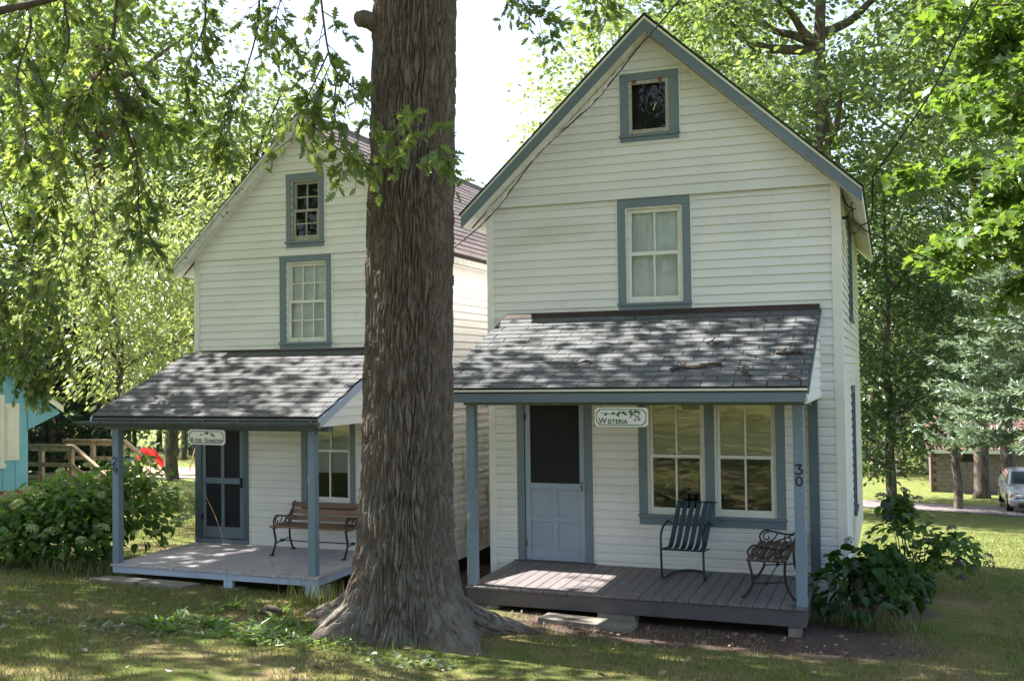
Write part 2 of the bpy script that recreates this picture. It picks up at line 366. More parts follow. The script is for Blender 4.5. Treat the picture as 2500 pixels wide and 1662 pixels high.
strip('road', [(-14, 28), (-4, 29), (5, 30), (14, 30.5), (40, 32)], 7.6, 'road', .03)
strip('path', [(-60, 17), (-40, 22), (-27, 28), (-16, 29), (-14, 28.2)], 3.6, 'gravel_path', .05)
strip('playground_ground', [(-46, 33), (-38, 35), (-30, 36.5), (-24, 38)], 8, 'chips', .04)

# ------------------------------------------------------------------ building helpers
def minus(x0, x1, holes):
    segs = [(x0, x1)]
    for a, b in holes:
        out = []
        for s, e in segs:
            if b <= s or a >= e: out.append((s, e)); continue
            if a > s: out.append((s, a))
            if b < e: out.append((b, e))
        segs = out
    return [g for g in segs if g[1]-g[0] > .01]
def wall_front(xa, xb, mid, z0, eave, apex, holes, y0, y1):
    """gable-end wall as columns with openings; holes = (x0,x1,z0,z1)"""
    top = lambda x: apex-(apex-eave)*abs(x-mid)/(mid-xa)
    bps = sorted({xa, xb, mid, *[h[0] for h in holes], *[h[1] for h in holes]}); mb = MB()
    for a, b in zip(bps[:-1], bps[1:]):
        hs = sorted([(h[2], h[3]) for h in holes if h[0] <= a+1e-6 and h[1] >= b-1e-6]); zc = z0
        for h0, h1 in hs: mb.box(a, b, y0, y1, zc, h0); zc = h1
        mb.prism([(a, zc), (b, zc), (b, top(b)), (a, top(a))], 'y', y0, y1)
    return mb
def clap_front(parent, mat, y, za, zb, lim, holes, ex=.1, name='clapboard', t=.025, dutch=2.3):
    """each course one board; lim(z)->(x0,x1)"""
    z = za; k = 0
    while z < zb-.01:
        z1 = min(z+ex, zb)
        hs = [(h[0], h[1]) for h in holes if h[2] < z1-.004 and h[3] > z+.004]
        a0, b0 = lim(z); a1, b1 = lim(z1+.004)
        if b1-a1 < .02: a1 = b1 = (a0+b0)/2
        base = minus(a0, b0, hs)
        cuts = []
        for s, e in base:
            if e-s > 1.3 and random.random() < .33:
                j = random.uniform(s+.35, e-.35); cuts += [(s, j-.001), (j+.001, e)]
            else: cuts.append((s, e))
        for s, e in cuts:
            s1 = a1 if abs(s-a0) < 1e-6 else s; e1 = b1 if abs(e-b0) < 1e-6 else e
            s1 = min(s1, e1)
            mb = MB(); zt = z1+.004
            if z1 < dutch:      # drop profile: flat face, coved shoulder
                zs = z+(z1-z)*.70; zq = z+(z1-z)*.86
                mb.prism([(y-t, z), (y-t, zs), (y-t*.72, zq), (y-.002, zt), (y-.001, zt), (y-.001, z)], 'x', s, e)
            else:
                mb.add([(s, y-t, z), (e, y-t, z), (e, y-.001, z), (s, y-.001, z), (s1, y-.003, zt), (e1, y-.003, zt), (e1, y-.001, zt), (s1, y-.001, zt)],
                   [(0,3,2,1),(4,5,6,7),(0,1,5,4),(1,2,6,5),(2,3,7,6),(3,0,4,7)])
            obj(name, mb, mat, parent)
        z = z1; k += 1
def clap_side(parent, mat, x, sgn, za, zb, ya, yb, holes=(), ex=.1, t=.022, lim=None):
    z = za
    while z < zb-.01:
        z1 = min(z+ex, zb)
        hs = [(h[0], h[1]) for h in holes if h[2] < z1-.004 and h[3] > z+.004]
        y_a, y_b = lim(z) if lim else (ya, yb)
        y_a1, y_b1 = lim(min(z1, zb-.001)) if lim else (ya, yb)
        for s, e in minus(y_a, y_b, hs):
            s1 = y_a1 if abs(s-y_a) < 1e-6 else s; e1 = y_b1 if abs(e-y_b) < 1e-6 else e
            mb = MB(); zt = z1+.004; o = x+sgn*t; i = x+sgn*.001; u = x+sgn*.003
            mb.add([(o, s, z), (o, e, z), (i, e, z), (i, s, z), (u, s1, zt), (u, e1, zt), (i, e1, zt), (i, s1, zt)],
                   [(0,3,2,1),(4,5,6,7),(0,1,5,4),(1,2,6,5),(2,3,7,6),(3,0,4,7)])
            obj('clapboard', mb, mat, parent)
        z = z1
def frame(mb, x0, x1, z0, z1, wl_, wr, wb, wt, y0, y1):
    """four boards round an opening (outer rect, widths)"""
    mb.box(x0, x0+wl_, y0, y1, z0, z1-wt); mb.box(x1-wr, x1, y0, y1, z0, z1-wt)
    mb.box(x0-.004, x1+.004, y0-.002, y1, z1-wt, z1)
    if wb: mb.box(x0+wl_, x1-wr, y0, y1, z0, z0+wb)
    return mb
def sash(win, x0, x1, z0, z1, y, cols, rows, st=.045, mun=.022, mat='sash_white', bot=None, th=.03, glass='old_glass'):
    bot = bot or st; mb = MB()
    mb.box(x0, x0+st, y, y+th, z0, z1); mb.box(x1-st, x1, y, y+th, z0, z1)
    mb.box(x0+st, x1-st, y+.001, y+th-.001, z0, z0+bot); mb.box(x0+st, x1-st, y+.001, y+th-.001, z1-st, z1)
    a, b, c, d = x0+st, x1-st, z0+bot, z1-st
    cw = (b-a-mun*(cols-1))/cols; ch = (d-c-mun*(rows-1))/rows
    for i in range(1, cols): q = a+i*cw+(i-1)*mun; mb.box(q, q+mun, y+.003, y+th-.003, c, d)
    for j in range(1, rows): q = c+j*ch+(j-1)*mun; mb.box(a, b, y+.0045, y+th-.0045, q, q+mun)
    obj('sash', mb, mat, win, bev=.003)
    for i in range(cols):
        for j in range(rows):
            px = a+i*(cw+mun); pz = c+j*(ch+mun); p = MB(); e = random.uniform(-.0015, .0015); g = random.uniform(-.0015, .0015)
            yy = y+th/2
            p.add([(px-.004, yy+e, pz-.004), (px+cw+.004, yy+g, pz-.004), (px+cw+.004, yy-e, pz+ch+.004), (px-.004, yy-g, pz+ch+.004)], [(0, 1, 2, 3)])
            obj('pane', p, glass, win)
def shingle_roof(part, p0, ax, ay, width, length, ex, tab, mat, lift=.004, th=.009, jitter=.005):
    """rows of tabs on a slope: p0 lower-left corner, ax unit along the eave, ay unit up the slope"""
    ax, ay = Vector(ax).normalized(), Vector(ay).normalized(); nz = ax.cross(ay).normalized(); cache = {}
    rows = int(math.ceil(length/ex)); R3 = Matrix((ax, ay, nz)).transposed()
    q0 = R3.to_quaternion()
    for r in range(rows):
        off = (r % 2)*tab/2; x = -off-random.uniform(0, .02) if r else -off
        h = min(ex+.035, length-r*ex+.01)
        while x < width-.01:
            a = max(x, 0); b = min(x+tab-.009, width); x += tab
            if b-a < .02: continue
            w = round((b-a)*50)/50 if (b-a) < tab-.01 else tab-.009
            key = (round(w, 3), round(h, 3))
            if key not in cache:
                mb = MB(); mb.add([(0, 0, 0), (w, 0, 0), (w, h, -th*.8), (0, h, -th*.8), (0, 0, th), (w, 0, th), (w, h, .0), (0, h, .0)],
                                  [(0,3,2,1),(4,5,6,7),(0,1,5,4),(1,2,6,5),(2,3,7,6),(3,0,4,7)])
                me = mesh_of('shingle', mb); me.materials.append(MATS[mat]); cache[key] = me
            P = Vector(p0)+ax*a+ay*(r*ex+random.uniform(-jitter, jitter)*(r > 0))+nz*(lift+th)
            q = q0 @ Quaternion((1, 0, 0), -random.uniform(0, .012)) @ Quaternion((0, 0, 1), random.uniform(-.004, .004))
            inst('shingle', cache[key], part, P, q)
def stroke_digit(mb, ch, cx, cz, h, y, w):
    """hand-painted numeral standing in the plane y"""
    S_ = {'3': [(-.35,.86),(-.1,.98),(.3,.98),(.02,.6),(.32,.45),(.33,.2),(.05,.02),(-.38,.12)],
          '0': [(.3*math.sin(t*math.pi/8), .5+.48*math.cos(t*math.pi/8)) for t in range(17)],
          '2': [(-.33,.72),(-.2,.95),(.15,.98),(.33,.75),(.05,.38),(-.35,.02),(.38,.03)],
          '9': [(.3,.72),(.05,.95),(-.28,.78),(-.2,.5),(.12,.45),(.32,.7),(.28,.3),(.02,0)]}[ch]
    pts = spline([(cx+p[0]*h, y, cz+p[1]*h) for p in S_], 5)
    mb.ribbon(pts, w, (0, -1, 0), .002)
def hinge(part, x, y, z, mat='rust'):
    mb = MB(); mb.box(x-.022, x+.022, y-.006, y, z-.035, z+.035); mb.tube([(x, y-.008, z-.04), (x, y-.008, z+.04)], .006, 6); obj('hinge', mb, mat, part)
def pier(name, x, y, w, z1, mat, label, cat='pier'):
    z0 = gz(x, y)-.06; mb = MB(); mb.box(-w/2, w/2, -.1, .1, z0, z1)
    mb.v = [(v[0]+x, v[1]+y, v[2]) for v in mb.v]
    o = obj(name, mb, mat, loc=(x, y, z0), bev=.008); tag(o, label, cat); return o

# ------------------------------------------------------------------ right cottage
W_, MID = 4.143, 2.0715
cot = thing('cottage', 'cream clapboard cottage with blue trim, grey porch roof and number 30 on its post', 'cottage', (0, 0, -.3))
holesR = [(.44, 1.205, -.0, 2.03), (1.965, 2.62, .615, 1.93), (2.755, 3.425, .615, 1.93), (1.745, 2.42, 3.09, 4.21), (1.815, 2.3, 5.09, 5.69)]
top_in, eave_in = 6.235, 4.32
wall = obj('wall', wall_front(0, W_, MID, -.28, eave_in, top_in, holesR, 0, .1), 'vinyl', cot)
sidew = MB(); sidew.box(0, .1, .1, 6.6, -.28, eave_in); obj('wall', sidew, 'vinyl', cot)
swin = [(2.35, 3.1, 3.0, 4.12), (2.45, 3.15, .45, 1.95)]
sw = MB()
for a, b in ((.1, 2.35), (3.15, 6.6)): sw.box(W_-.1, W_, a, b, -.28, eave_in)
sw.box(W_-.1, W_, 2.35, 3.15, -.28, .45); sw.box(W_-.1, W_, 2.35, 3.15, 1.95, 3.0); sw.box(W_-.1, W_, 2.35, 3.15, 4.12, eave_in)
sidewall = obj('wall', sw, 'vinyl', cot)
bk = wall_front(0, W_, MID, -.28, eave_in, top_in, [], 6.5, 6.6); obj('wall', bk, 'vinyl', cot)
fl = MB(); fl.box(.1, W_-.1, .1, 6.5, -.1, -.02); fl.box(.1, W_-.1, .1, 6.5, 2.5, 2.56); obj('interior_floor', fl, 'dark_room', cot)
lowholes = [h for h in holesR[:3]]
clap_front(wall, 'vinyl', 0, -.25, 4.35, lambda z: (.07, W_-.075), holesR[:4])
rake = lambda z: (max(0, MID-(top_in-.02-z)/((top_in-eave_in)/MID)), min(W_, MID+(top_in-.02-z)/((top_in-eave_in)/MID)))
clap_front(wall, 'vinyl', -.034, 4.338, top_in-.05, rake, [(1.815, 2.3, 5.09, 5.69)])
lip = MB(); lip.box(.0, W_, -.066, -.033, 4.314, 4.340); obj('belt_moulding', lip, 'vinyl', wall)
clap_side(sidewall, 'vinyl', W_, 1, -.25, 4.3, .07, 6.6, [(2.4, 3.1, 3.0, 4.12), (2.45, 3.15, .45, 1.95)])
cb = MB(); cb.box(-.022, .07, -.031, .001, -.28, 4.335); cb.box(-.022, 0, .001, .075, -.28, 4.3); obj('corner_board', cb, 'white_trim', cot, bev=.004)
cb = MB(); cb.box(W_-.078, W_+.028, -.031, .001, -.28, 4.335); cb.box(W_, W_+.024, .001, .08, -.28, 4.3); obj('corner_board', cb, 'white_trim', cot, bev=.004)
# left side siding (seen only in the gap)
wl_part = MB(); wl_part.box(-.004, -.001, .08, 6.6, -.28, 4.3); obj('wall_sheathing', wl_part, 'vinyl', cot)
# main roof
sl_ = (6.397-4.243)/(MID+.259); ov = -.281; eL, eR = -.259, W_+.259; zE = 4.243; zA = zE+sl_*(MID-eL)
rf = MB(); tk = .05
rf.prism([(eL, zE), (MID, zA), (eR, zE), (eR, zE-tk), (MID, zA-tk), (eL, zE-tk)], 'y', ov+.02, 6.88)
roof = obj('roof', rf, 'roof_edge', cot)
e = MB(); e.prism([(eL-.02, zE-.012), (MID, zA+.02), (eR+.02, zE-.012), (eR+.005, zE-.03), (MID, zA), (eL-.005, zE-.03)], 'y', ov-.015, 6.9); obj('shingle_edge', e, 'roof_edge', roof)
def rake_board(part, name, mat, x0, z0, x1, z1, dtop, dbot, ya, yb):
    mb = MB(); mb.prism([(x0, z0-dtop), (x1, z1-dtop), (x1, z1-dbot), (x0, z0-dbot)], 'y', ya, yb); return obj(name, mb, mat, part)
for sx in (-1, 1):
    xe = eL if sx < 0 else eR
    rake_board(roof, 'rake_fascia', 'fascia_blue', xe, zE, MID, zA, .045, .185, ov-.0, ov+.022)
    rake_board(roof, 'drip_edge', 'cream_paint', xe, zE, MID, zA, .018, .05, ov-.006, ov+.018)
    # eave fascia, soffits
    ef = MB(); xx = xe; ef.box(min(xx, xx-sx*.022), max(xx, xx-sx*.022), ov+.024, 6.88, zE-.15, zE-.05); obj('eave_fascia', ef, 'white_trim', roof)
    wx = 0 if sx < 0 else W_
    sf = MB(); sf.prism([(xe-sx*.024, zE-.16), (wx-sx*.0, zE-.16+sl_*.26), (wx, zE-.15+sl_*.26), (xe-sx*.024, zE-.15)], 'y', .03, 6.88); obj('soffit', sf, 'white_trim', roof)
    # rake soffit in short vinyl panels
    L_ = math.hypot(MID-xe, zA-zE); n = 15
    for k in range(n):
        a, b = k/n, (k+1)/n-.004/L_*1.5; pa = (xe+(MID-xe)*a, zE+(zA-zE)*a-.17); pb = (xe+(MID-xe)*b, zE+(zA-zE)*b-.17)
        mb = MB(); mb.prism([pa, pb, (pb[0], pb[1]+.01), (pa[0], pa[1]+.01)], 'y', ov+.024, -.02+random.uniform(0, .002)); obj('soffit_panel', mb, 'white_trim', roof)
    tr = MB(); q0 = (xe+(wx-xe)*1.0, zE+sl_*abs(wx-xe)-.17-.02)
    tr.prism([(q0[0], q0[1]), (MID, zA-.19), (MID, zA-.23), (q0[0], q0[1]-.04)], 'y', -.052, -.024); obj('frieze_trim', tr, 'white_trim', roof)
# windows
def casing(parent, x0, x1, z0, z1, wl_, wr, wt, sill, apron, y=0, mat='slate_blue', edge=True, proud=.036):
    mb = MB(); zs = z0+apron
    mb.box(x0, x0+wl_, y-proud, y+.02, zs, z1-wt); mb.box(x1-wr, x1, y-proud, y+.02, zs, z1-wt); mb.box(x0-.002, x1+.002, y-proud-.002, y+.02, z1-wt, z1)
    mb.box(x0, x1, y-proud, y+.02, z0, zs-sill)
    w = obj('window', mb, mat, parent, bev=.003)
    sb = MB(); sb.box(x0-.012, x1+.012, y-proud-.022, y+.06, zs-sill, zs); obj('sill', sb, mat, w, bev=.004)
    if edge:
        eb = MB(); t = .014
        eb.box(x0-t, x0-.003, y-.033, y, z0-t, z1+t); eb.box(x1+.003, x1+t, y-.033, y, z0-t, z1+t); eb.box(x0-.003, x1+.003, y-.033, y, z0-t, z0-.002); eb.box(x0-.003, x1+.003, y-.0335, y, z1+.003, z1+t)
        obj('trim_edge', eb, 'white_trim', w)
    return w
w = casing(cot, 1.652, 2.513, 2.998, 4.312, .092, .092, .1, .03, .085)
jb = MB(); frame(jb, 1.744, 2.421, 3.083, 4.212, .02, .02, .0, .02, -.012, .09); obj('jamb', jb, 'sash_white', w)
sash(w, 1.764, 2.401, 3.645, 4.192, .03, 2, 1, glass='upper_glass'); sash(w, 1.764, 2.401, 3.083, 3.685, -.002, 2, 1, bot=.075, glass='upper_glass')
c = MB(); c.box(1.76, 2.41, .105, .112, 3.08, 4.2); obj('curtain', c, 'curtain', w)
w = casing(cot, 1.714, 2.413, 4.976, 5.787, .098, .112, .09, .03, .085, y=-.032)
sash(w, 1.815, 2.298, 5.068, 5.695, -.064, 1, 1, st=.042, mat='peeling_sash', bot=.05, glass='upper_glass')
for hx in (1.89, 2.2):
    h = MB(); h.box(hx-.025, hx+.025, -.066, -.058, 5.66, 5.70); h.tube([(hx-.03, -.066, 5.70), (hx+.03, -.066, 5.70)], .008, 6); h.box(hx-.014, hx+.014, -.064, -.056, 5.70, 5.735); obj('hinge', h, 'rust', w)
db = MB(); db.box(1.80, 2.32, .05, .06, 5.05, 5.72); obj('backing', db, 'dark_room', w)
fe = MB(); fe.ribbon(spline([(2.11, -.051, 5.33), (2.125, -.051, 5.37), (2.15, -.051, 5.42)], 4), .008, (0, -1, 0)); obj('scratch', fe, 'sign_white', w)
w = casing(cot, 1.862, 3.525, .50, 2.03, .1, .1, .09, .03, .12)
mu = MB(); mu.box(2.632, 2.742, -.03, .02, .62, 1.94); obj('mullion', mu, 'slate_blue', w)
for a, b in ((1.962, 2.632), (2.742, 3.425)):
    jb = MB(); frame(jb, a, b, .62, 1.94, .022, .022, 0, .02, -.012, .09); obj('jamb', jb, 'sash_white', w)
    sash(w, a+.024, b-.024, 1.275, 1.92, .03, 2, 1, st=.035); sash(w, a+.024, b-.024, .62, 1.313, -.002, 2, 1, st=.038, bot=.08)
    c = MB(); c.box(a+.02, b-.02, .068, .074, 1.27, 1.94); obj('roller_shade', c, 'shade_cloth', w)
# right wall windows, seen edge on
for z0, z1, ya, yb in ((3.0, 4.12, 2.35, 3.1), (.45, 1.95, 2.45, 3.15)):
    mb = MB(); t = .09; x0, x1 = W_, W_+.035
    mb.box(x0, x1, ya-t, ya, z0-.06, z1); mb.box(x0, x1, yb, yb+t, z0-.06, z1); mb.box(x0, x1+.002, ya-t-.01, yb+t+.01, z1, z1+t); mb.box(x0, x1+.02, ya-t-.02, yb+t+.02, z0-.1, z0-.06)
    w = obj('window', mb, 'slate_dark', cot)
    p = MB(); p.add([(W_-.02, ya, z0), (W_-.02, yb, z0), (W_-.02, yb, z1), (W_-.02, ya, z1)], [(0, 1, 2, 3)]); obj('pane', p, 'old_glass', w)
    s_ = MB()
    for a, b, cc, d in ((ya, ya+.05, z0, z1), (yb-.05, yb, z0, z1), (ya, yb, (z0+z1)/2-.025, (z0+z1)/2+.025)): s_.box(W_-.03, W_-.005-.001*(a == ya), a, b, cc, d)
    obj('sash', s_, 'sash_white', w)
# door
mb = MB(); mb.box(.345, .44, -.036, .02, 0.0, 2.06); mb.box(1.205, 1.30, -.036, .02, 0.0, 2.06); mb.box(.345, 1.30, -.034, .02, 2.06, 2.15)
door = obj('door', mb, 'slate_blue', cot, bev=.003)
for x in (.33, 1.303):
    e = MB(); e.box(x, x+.012, -.033, 0, 0.0, 2.15); obj('trim_edge', e, 'white_trim', door)
lf = MB(); y0, y1 = -.022, .012
lf.box(.445, .512, y0, y1, .015, 2.03); lf.box(1.135, 1.2, y0, y1, .015, 2.03)
for a, b in ((.015, .145), (.475, .545), (.872, .945), (1.93, 2.03)): lf.box(.512, 1.135, y0+.0015, y1, a, b)
lf.box(.785, .853, y0+.003, y1, .145, .475); lf.box(.785, .853, y0+.003, y1, .545, .872)
obj('door_leaf', lf, 'door_blue', door, bev=.006)
for a, b in ((.512, .785), (.853, 1.135)):
    for c_, d_ in ((.145, .475), (.545, .872)):
        p = MB(); p.box(a-.002, b+.002, y0+.018, y1-.004, c_-.002, d_+.002); obj('panel', p, 'door_blue', door)
p = MB(); p.box(.510, 1.137, .0, .003, .943, 1.932); obj('screen', p, 'screen', door)
hinge(door, .442, -.026, 1.74, 'iron'); hinge(door, .442, -.026, .22)
hd = MB(); hd.tube(spline([(1.168, -.024, .87), (1.168, -.055, .89), (1.168, -.055, .95), (1.168, -.024, .97)], 4), .006, 6); obj('handle', hd, 'iron', door)
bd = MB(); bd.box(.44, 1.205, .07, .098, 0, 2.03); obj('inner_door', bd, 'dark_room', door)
th = MB(); th.box(.30, 1.33, -.06, -.001, -.0, .014); obj('threshold', th, 'deck_rim', door)
# porch
PL, PR, PF, ZT, ZF = .221, 3.934, -2.123, 2.978, 2.133
pslope = (ZT-ZF)/(-PF)
mb = MB(); mb.prism([(PF, ZF-.012), (0, ZT-.012), (0, ZT-.05), (PF, ZF-.05)], 'x', PL+.004, PR-.004)
proof = obj('porch_roof', mb, 'roof_edge', cot)
ay = Vector((0, -PF, ZT-ZF)); shingle_roof(proof, (PL, PF-.012, ZF-.012), (1, 0, 0), ay, PR-PL, ay.length-.10, .134, .305, 'shingle')
fb = MB(); fb.prism([(-.14, ZT-pslope*.14+.002), (-.019, ZT+.006), (-.019, ZT+.026), (-.03, ZT+.026), (-.14, ZT-pslope*.14+.016)], 'x', PL+.01, PR-.005); obj('flashing', fb, 'flashing', proof)
tar = MB(); tar.tube(spline([(PL+.05, -.145, ZT-.045), (1.2, -.13, ZT-.036), (2.0, -.15, ZT-.046), (2.8, -.125, ZT-.034), (3.5, -.14, ZT-.042), (PR-.05, -.13, ZT-.036)], 6), .006, 6); obj('tar_line', tar, 'roof_edge', proof)
fa = MB(); fa.box(PL+.01, PR-.02, PF+.01, PF+.035, 1.99, 2.095); obj('fascia', fa, 'fascia_blue', proof, bev=.004)
dr = MB(); dr.box(PL, PR, PF-.006, PF+.03, 2.097, 2.118); obj('drip_edge', dr, 'cream_paint', proof)
bm = MB(); bm.box(PL+.06, PR-.02, -1.52, -1.42, 1.94, 2.03); obj('beam', bm, 'fascia_blue', cot)
ce = MB(); ce.box(PL+.02, PR-.03, PF+.04, -.005, 2.032, 2.05); obj('porch_ceiling', ce, 'white_trim', cot)
for x, sgn in ((PL+.03, -1), (PR-.035, 1)):
    tri = MB(); tri.prism([(PF+.04, 2.0), (-.002, 2.0), (-.002, ZT-.06), (PF+.04, ZF-.06)], 'x', x-.01, x+.01)
    gpart = obj('porch_gable_end', tri, 'vinyl', cot)
    limf = lambda z: (PF+.04+max(0, (z-(ZF-.06))/pslope), -.003)
    clap_side(gpart, 'vinyl', x+sgn*.01, sgn, 2.0, ZT-.12, 0, 0, lim=limf)
    tr = MB(); tr.box(x+sgn*.012-.012, x+sgn*.012+.016, PF+.04, -.002, 1.975, 2.0); obj('trim_edge', tr, 'white_trim', gpart)
    rb = MB(); xo = PL if sgn < 0 else PR; rb.prism([(PF, ZF-.014), (0, ZT-.014), (0, ZT-.07), (PF, ZF-.07)], 'x', xo-.012, xo+.012); obj('rake_board', rb, 'slate_dark', proof)
for px in (.355, 3.793):
    mb = MB(); mb.box(px-.05, px+.05, -1.52, -1.42, 0, 1.94); po = obj('post', mb, 'slate_blue_worn', cot, bev=.005)
    if px > 2:
        d = MB(); stroke_digit(d, '3', px-.004, 1.275, .092, -1.523, .017); obj('numeral', d, 'number_ink', po)
        d = MB(); stroke_digit(d, '0', px, 1.165, .088, -1.523, .016); obj('numeral', d, 'number_ink', po)
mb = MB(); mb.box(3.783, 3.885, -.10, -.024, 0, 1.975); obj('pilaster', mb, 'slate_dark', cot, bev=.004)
FL_, FR_, FY = .296, 3.845, -1.555
rim = MB(); rim.box(FL_+.01, FR_-.012, FY+.02, FY+.06, -.19, -.03); rim.box(FR_-.05, FR_-.012, FY+.061, -.03, -.19, -.03); rim.box(FL_+.01, FL_+.05, FY+.061, -.03, -.19, -.03)
pf = obj('porch_floor', rim, 'deck_rim', cot, bev=.004)
nb = 28; bw = (FR_-FL_)/nb
for k in range(nb):
    mb = MB(); x = FL_+k*bw; mb.box(x+.0035, x+bw-.0035, FY+random.uniform(-.004, .004), -.022, -.028, random.uniform(-.0015, .001)); obj('deck_board', mb, 'deck_taupe', pf, bev=.004)
und = MB(); und.box(FL_+.3, FR_-.3, -.6, -.5, -.30, -.03); obj('joist', und, 'deck_rim', pf)
for i, (x, w_) in enumerate(((1.95, .4), (3.72, .12), (.5, .3))):
    pier('pier', x, FY+.14, w_, -.192, 'concrete', ['wide concrete block pier under the middle of the taupe porch floor', 'narrow block pier under the right corner of the taupe porch', 'concrete pier under the left end of the taupe porch'][i])

# ------------------------------------------------------------------ left cottage
LY, X0, X1 = -.25, -4.2, -.715; LM = (X0+X1)/2; LF0 = .055
lc = thing('cottage', 'white clapboard cottage with grey shingled porch, gutter and number 29, partly behind the trunk', 'cottage', (LM, LY, -.2))
holesL = [(-4.115, -3.45, .07, 2.05), (-2.467, -1.835, .64, 1.95), (-2.765, -2.16, 2.715, 3.765), (-2.66, -2.255, 4.04, 4.83)]
eaveL, apexL = 3.90, 5.60
lw = obj('wall', wall_front(X0, X1, LM, -.15, eaveL, apexL, holesL, LY, LY+.1), 'vinyl_left', lc)
clap_front(lw, 'vinyl_left', LY, .03, 3.87, lambda z: (X0+.06, X1-.06), holesL[:3], ex=.0985)
rakeL = lambda z: (max(X0, LM-(apexL-.02-z)/((apexL-eaveL)/(LM-X0))), min(X1, LM+(apexL-.02-z)/((apexL-eaveL)/(LM-X0))))
clap_front(lw, 'vinyl_left', LY-.02, 3.869, apexL-.05, rakeL, holesL[3:], ex=.1)
lip = MB(); lip.box(X0, X1, LY-.043, LY-.018, 3.85, 3.870); obj('belt_moulding', lip, 'vinyl_left', lw)
rs = MB(); rs.box(X1-.1, X1, LY+.1, 6.2, -.15, eaveL); rsw = obj('wall', rs, 'vinyl_moss', lc)
clap_side(rsw, 'vinyl_moss', X1, 1, -.15, 3.85, LY+.06, 6.2, ex=.0985)
ls = MB(); ls.box(X0, X0+.1, LY+.1, 6.2, -.15, eaveL); lsw = obj('wall', ls, 'vinyl_left', lc)
bk = wall_front(X0, X1, LM, -.15, eaveL, apexL, [], 6.2, 6.3); obj('wall', bk, 'vinyl_left', lc)
for x, sg in ((X0, -1), (X1, 1)):
    cb = MB(); cb.box(min(x+sg*.022, x-sg*.06), max(x+sg*.022, x-sg*.06), LY-.031, LY+.001, -.15, 3.868); cb.box(min(x, x+sg*.022), max(x, x+sg*.022), LY+.0015, LY+.07, -.15, 3.87); obj('corner_board', cb, 'white_trim', lc, bev=.004)
fl = MB(); fl.box(X0+.1, X1-.1, LY+.1, 6.2, -.05, .02); fl.box(X0+.1, X1-.1, LY+.1, 6.2, 2.3, 2.36); obj('interior_floor', fl, 'dark_room', lc)
lov = LY-.16; lel, ler = X0-.25, X1+.25; lzE = 3.80; lsl = (5.70-3.80)/(LM-lel); lzA = lzE+lsl*(LM-lel)
rf = MB(); rf.prism([(lel, lzE), (LM, lzA), (ler, lzE), (ler, lzE-.05), (LM, lzA-.05), (lel, lzE-.05)], 'y', lov+.01, 6.4); lroof = obj('roof', rf, 'roof_edge', lc)
sd = Vector((LM-ler, 0, lzA-lzE)); Ls = sd.length; sd.normalize(); nrm = Vector((0, 1, 0)).cross(sd); nrm = -nrm if nrm.z < 0 else nrm
nc = 21
for k in range(nc):
    a = k*Ls/nc; b = min((k+1)*Ls/nc+.03, Ls); p = Vector((ler, 0, lzE))+sd*a; q = Vector((ler, 0, lzE))+sd*b
    mb = MB(); t1 = nrm*.014; t2 = nrm*.005
    poly = [p+nrm*.002, q+nrm*.001, q+t2, p+t1]
    y = lov-.02; i = 0; nseg = 7
    for s_ in range(nseg):
        ya = lov-.02+(6.45-lov)*s_/nseg; yb = lov-.02+(6.45-lov)*(s_+1)/nseg-.006
        mb = MB(); mb.prism([(v.x, v.z+random.uniform(-.002, .002)) for v in poly], 'y', ya, yb); obj('shingle', mb, 'shingle_red', lroof)
lm = MB(); lm.prism([(lel-.02, lzE-.01), (LM, lzA+.02), (LM, lzA), (lel, lzE-.02)], 'y', lov-.015, 6.42); obj('shingle_edge', lm, 'roof_edge', lroof)
rd = MB(); rd.tube([(LM, lov-.02, lzA+.012), (LM, 6.4, lzA+.012)], .03, 8); obj('ridge_cap', rd, 'shingle_red', lroof)
for sx in (-1, 1):
    xe = lel if sx < 0 else ler
    rake_board(lroof, 'rake_fascia', 'peeling_white', xe, lzE, LM, lzA, .035, .17, lov, lov+.022)
    rake_board(lroof, 'rake_moulding', 'peeling_white', xe, lzE, LM, lzA, .012, .055, lov-.018, lov-.001)
    ef = MB(); ef.box(min(xe, xe-sx*.022), max(xe, xe-sx*.022), lov+.024, 6.4, lzE-.13, lzE-.04); obj('eave_fascia', ef, 'peeling_white', lroof)
    wx = X0 if sx < 0 else X1
    sf = MB(); sf.prism([(xe-sx*.024, lzE-.15), (wx, lzE-.15+lsl*.22), (wx, lzE-.14+lsl*.22), (xe-sx*.024, lzE-.14)], 'y', LY+.01, 6.3); obj('soffit', sf, 'white_trim', lroof)
    n = 10
    for k in range(n):
        a, b = k/n, (k+1)/n-.004; pa = (xe+(LM-xe)*a, lzE+(lzA-lzE)*a-.165); pb = (xe+(LM-xe)*b, lzE+(lzA-lzE)*b-.165)
        mb = MB(); mb.prism([pa, pb, (pb[0], pb[1]+.01), (pa[0], pa[1]+.01)], 'y', lov+.024, LY-.02); obj('soffit_panel', mb, 'white_trim', lroof)
w = casing(lc, -2.742, -2.172, 3.948, 4.917, .072, .075, .085, .03, .085, y=LY-.018)
jb = MB(); frame(jb, -2.67, -2.247, 4.035, 4.832, .018, .018, 0, .018, LY-.035, LY+.07); obj('jamb', jb, 'peeling_sash', w)
sash(w, -2.65, -2.267, 4.415, 4.815, LY+.01, 2, 2, st=.032, mun=.018, mat='peeling_sash', glass='upper_glass'); sash(w, -2.65, -2.267, 4.037, 4.45, LY-.02, 2, 2, st=.032, mun=.018, bot=.07, mat='peeling_sash', glass='upper_glass')
c = MB(); c.box(-2.66, -2.26, LY+.085, LY+.09, 4.03, 4.83); obj('backing', c, 'screen', w)
w = casing(lc, -2.86, -2.086, 2.604, 3.877, .09, .075, .11, .03, .11, y=LY)
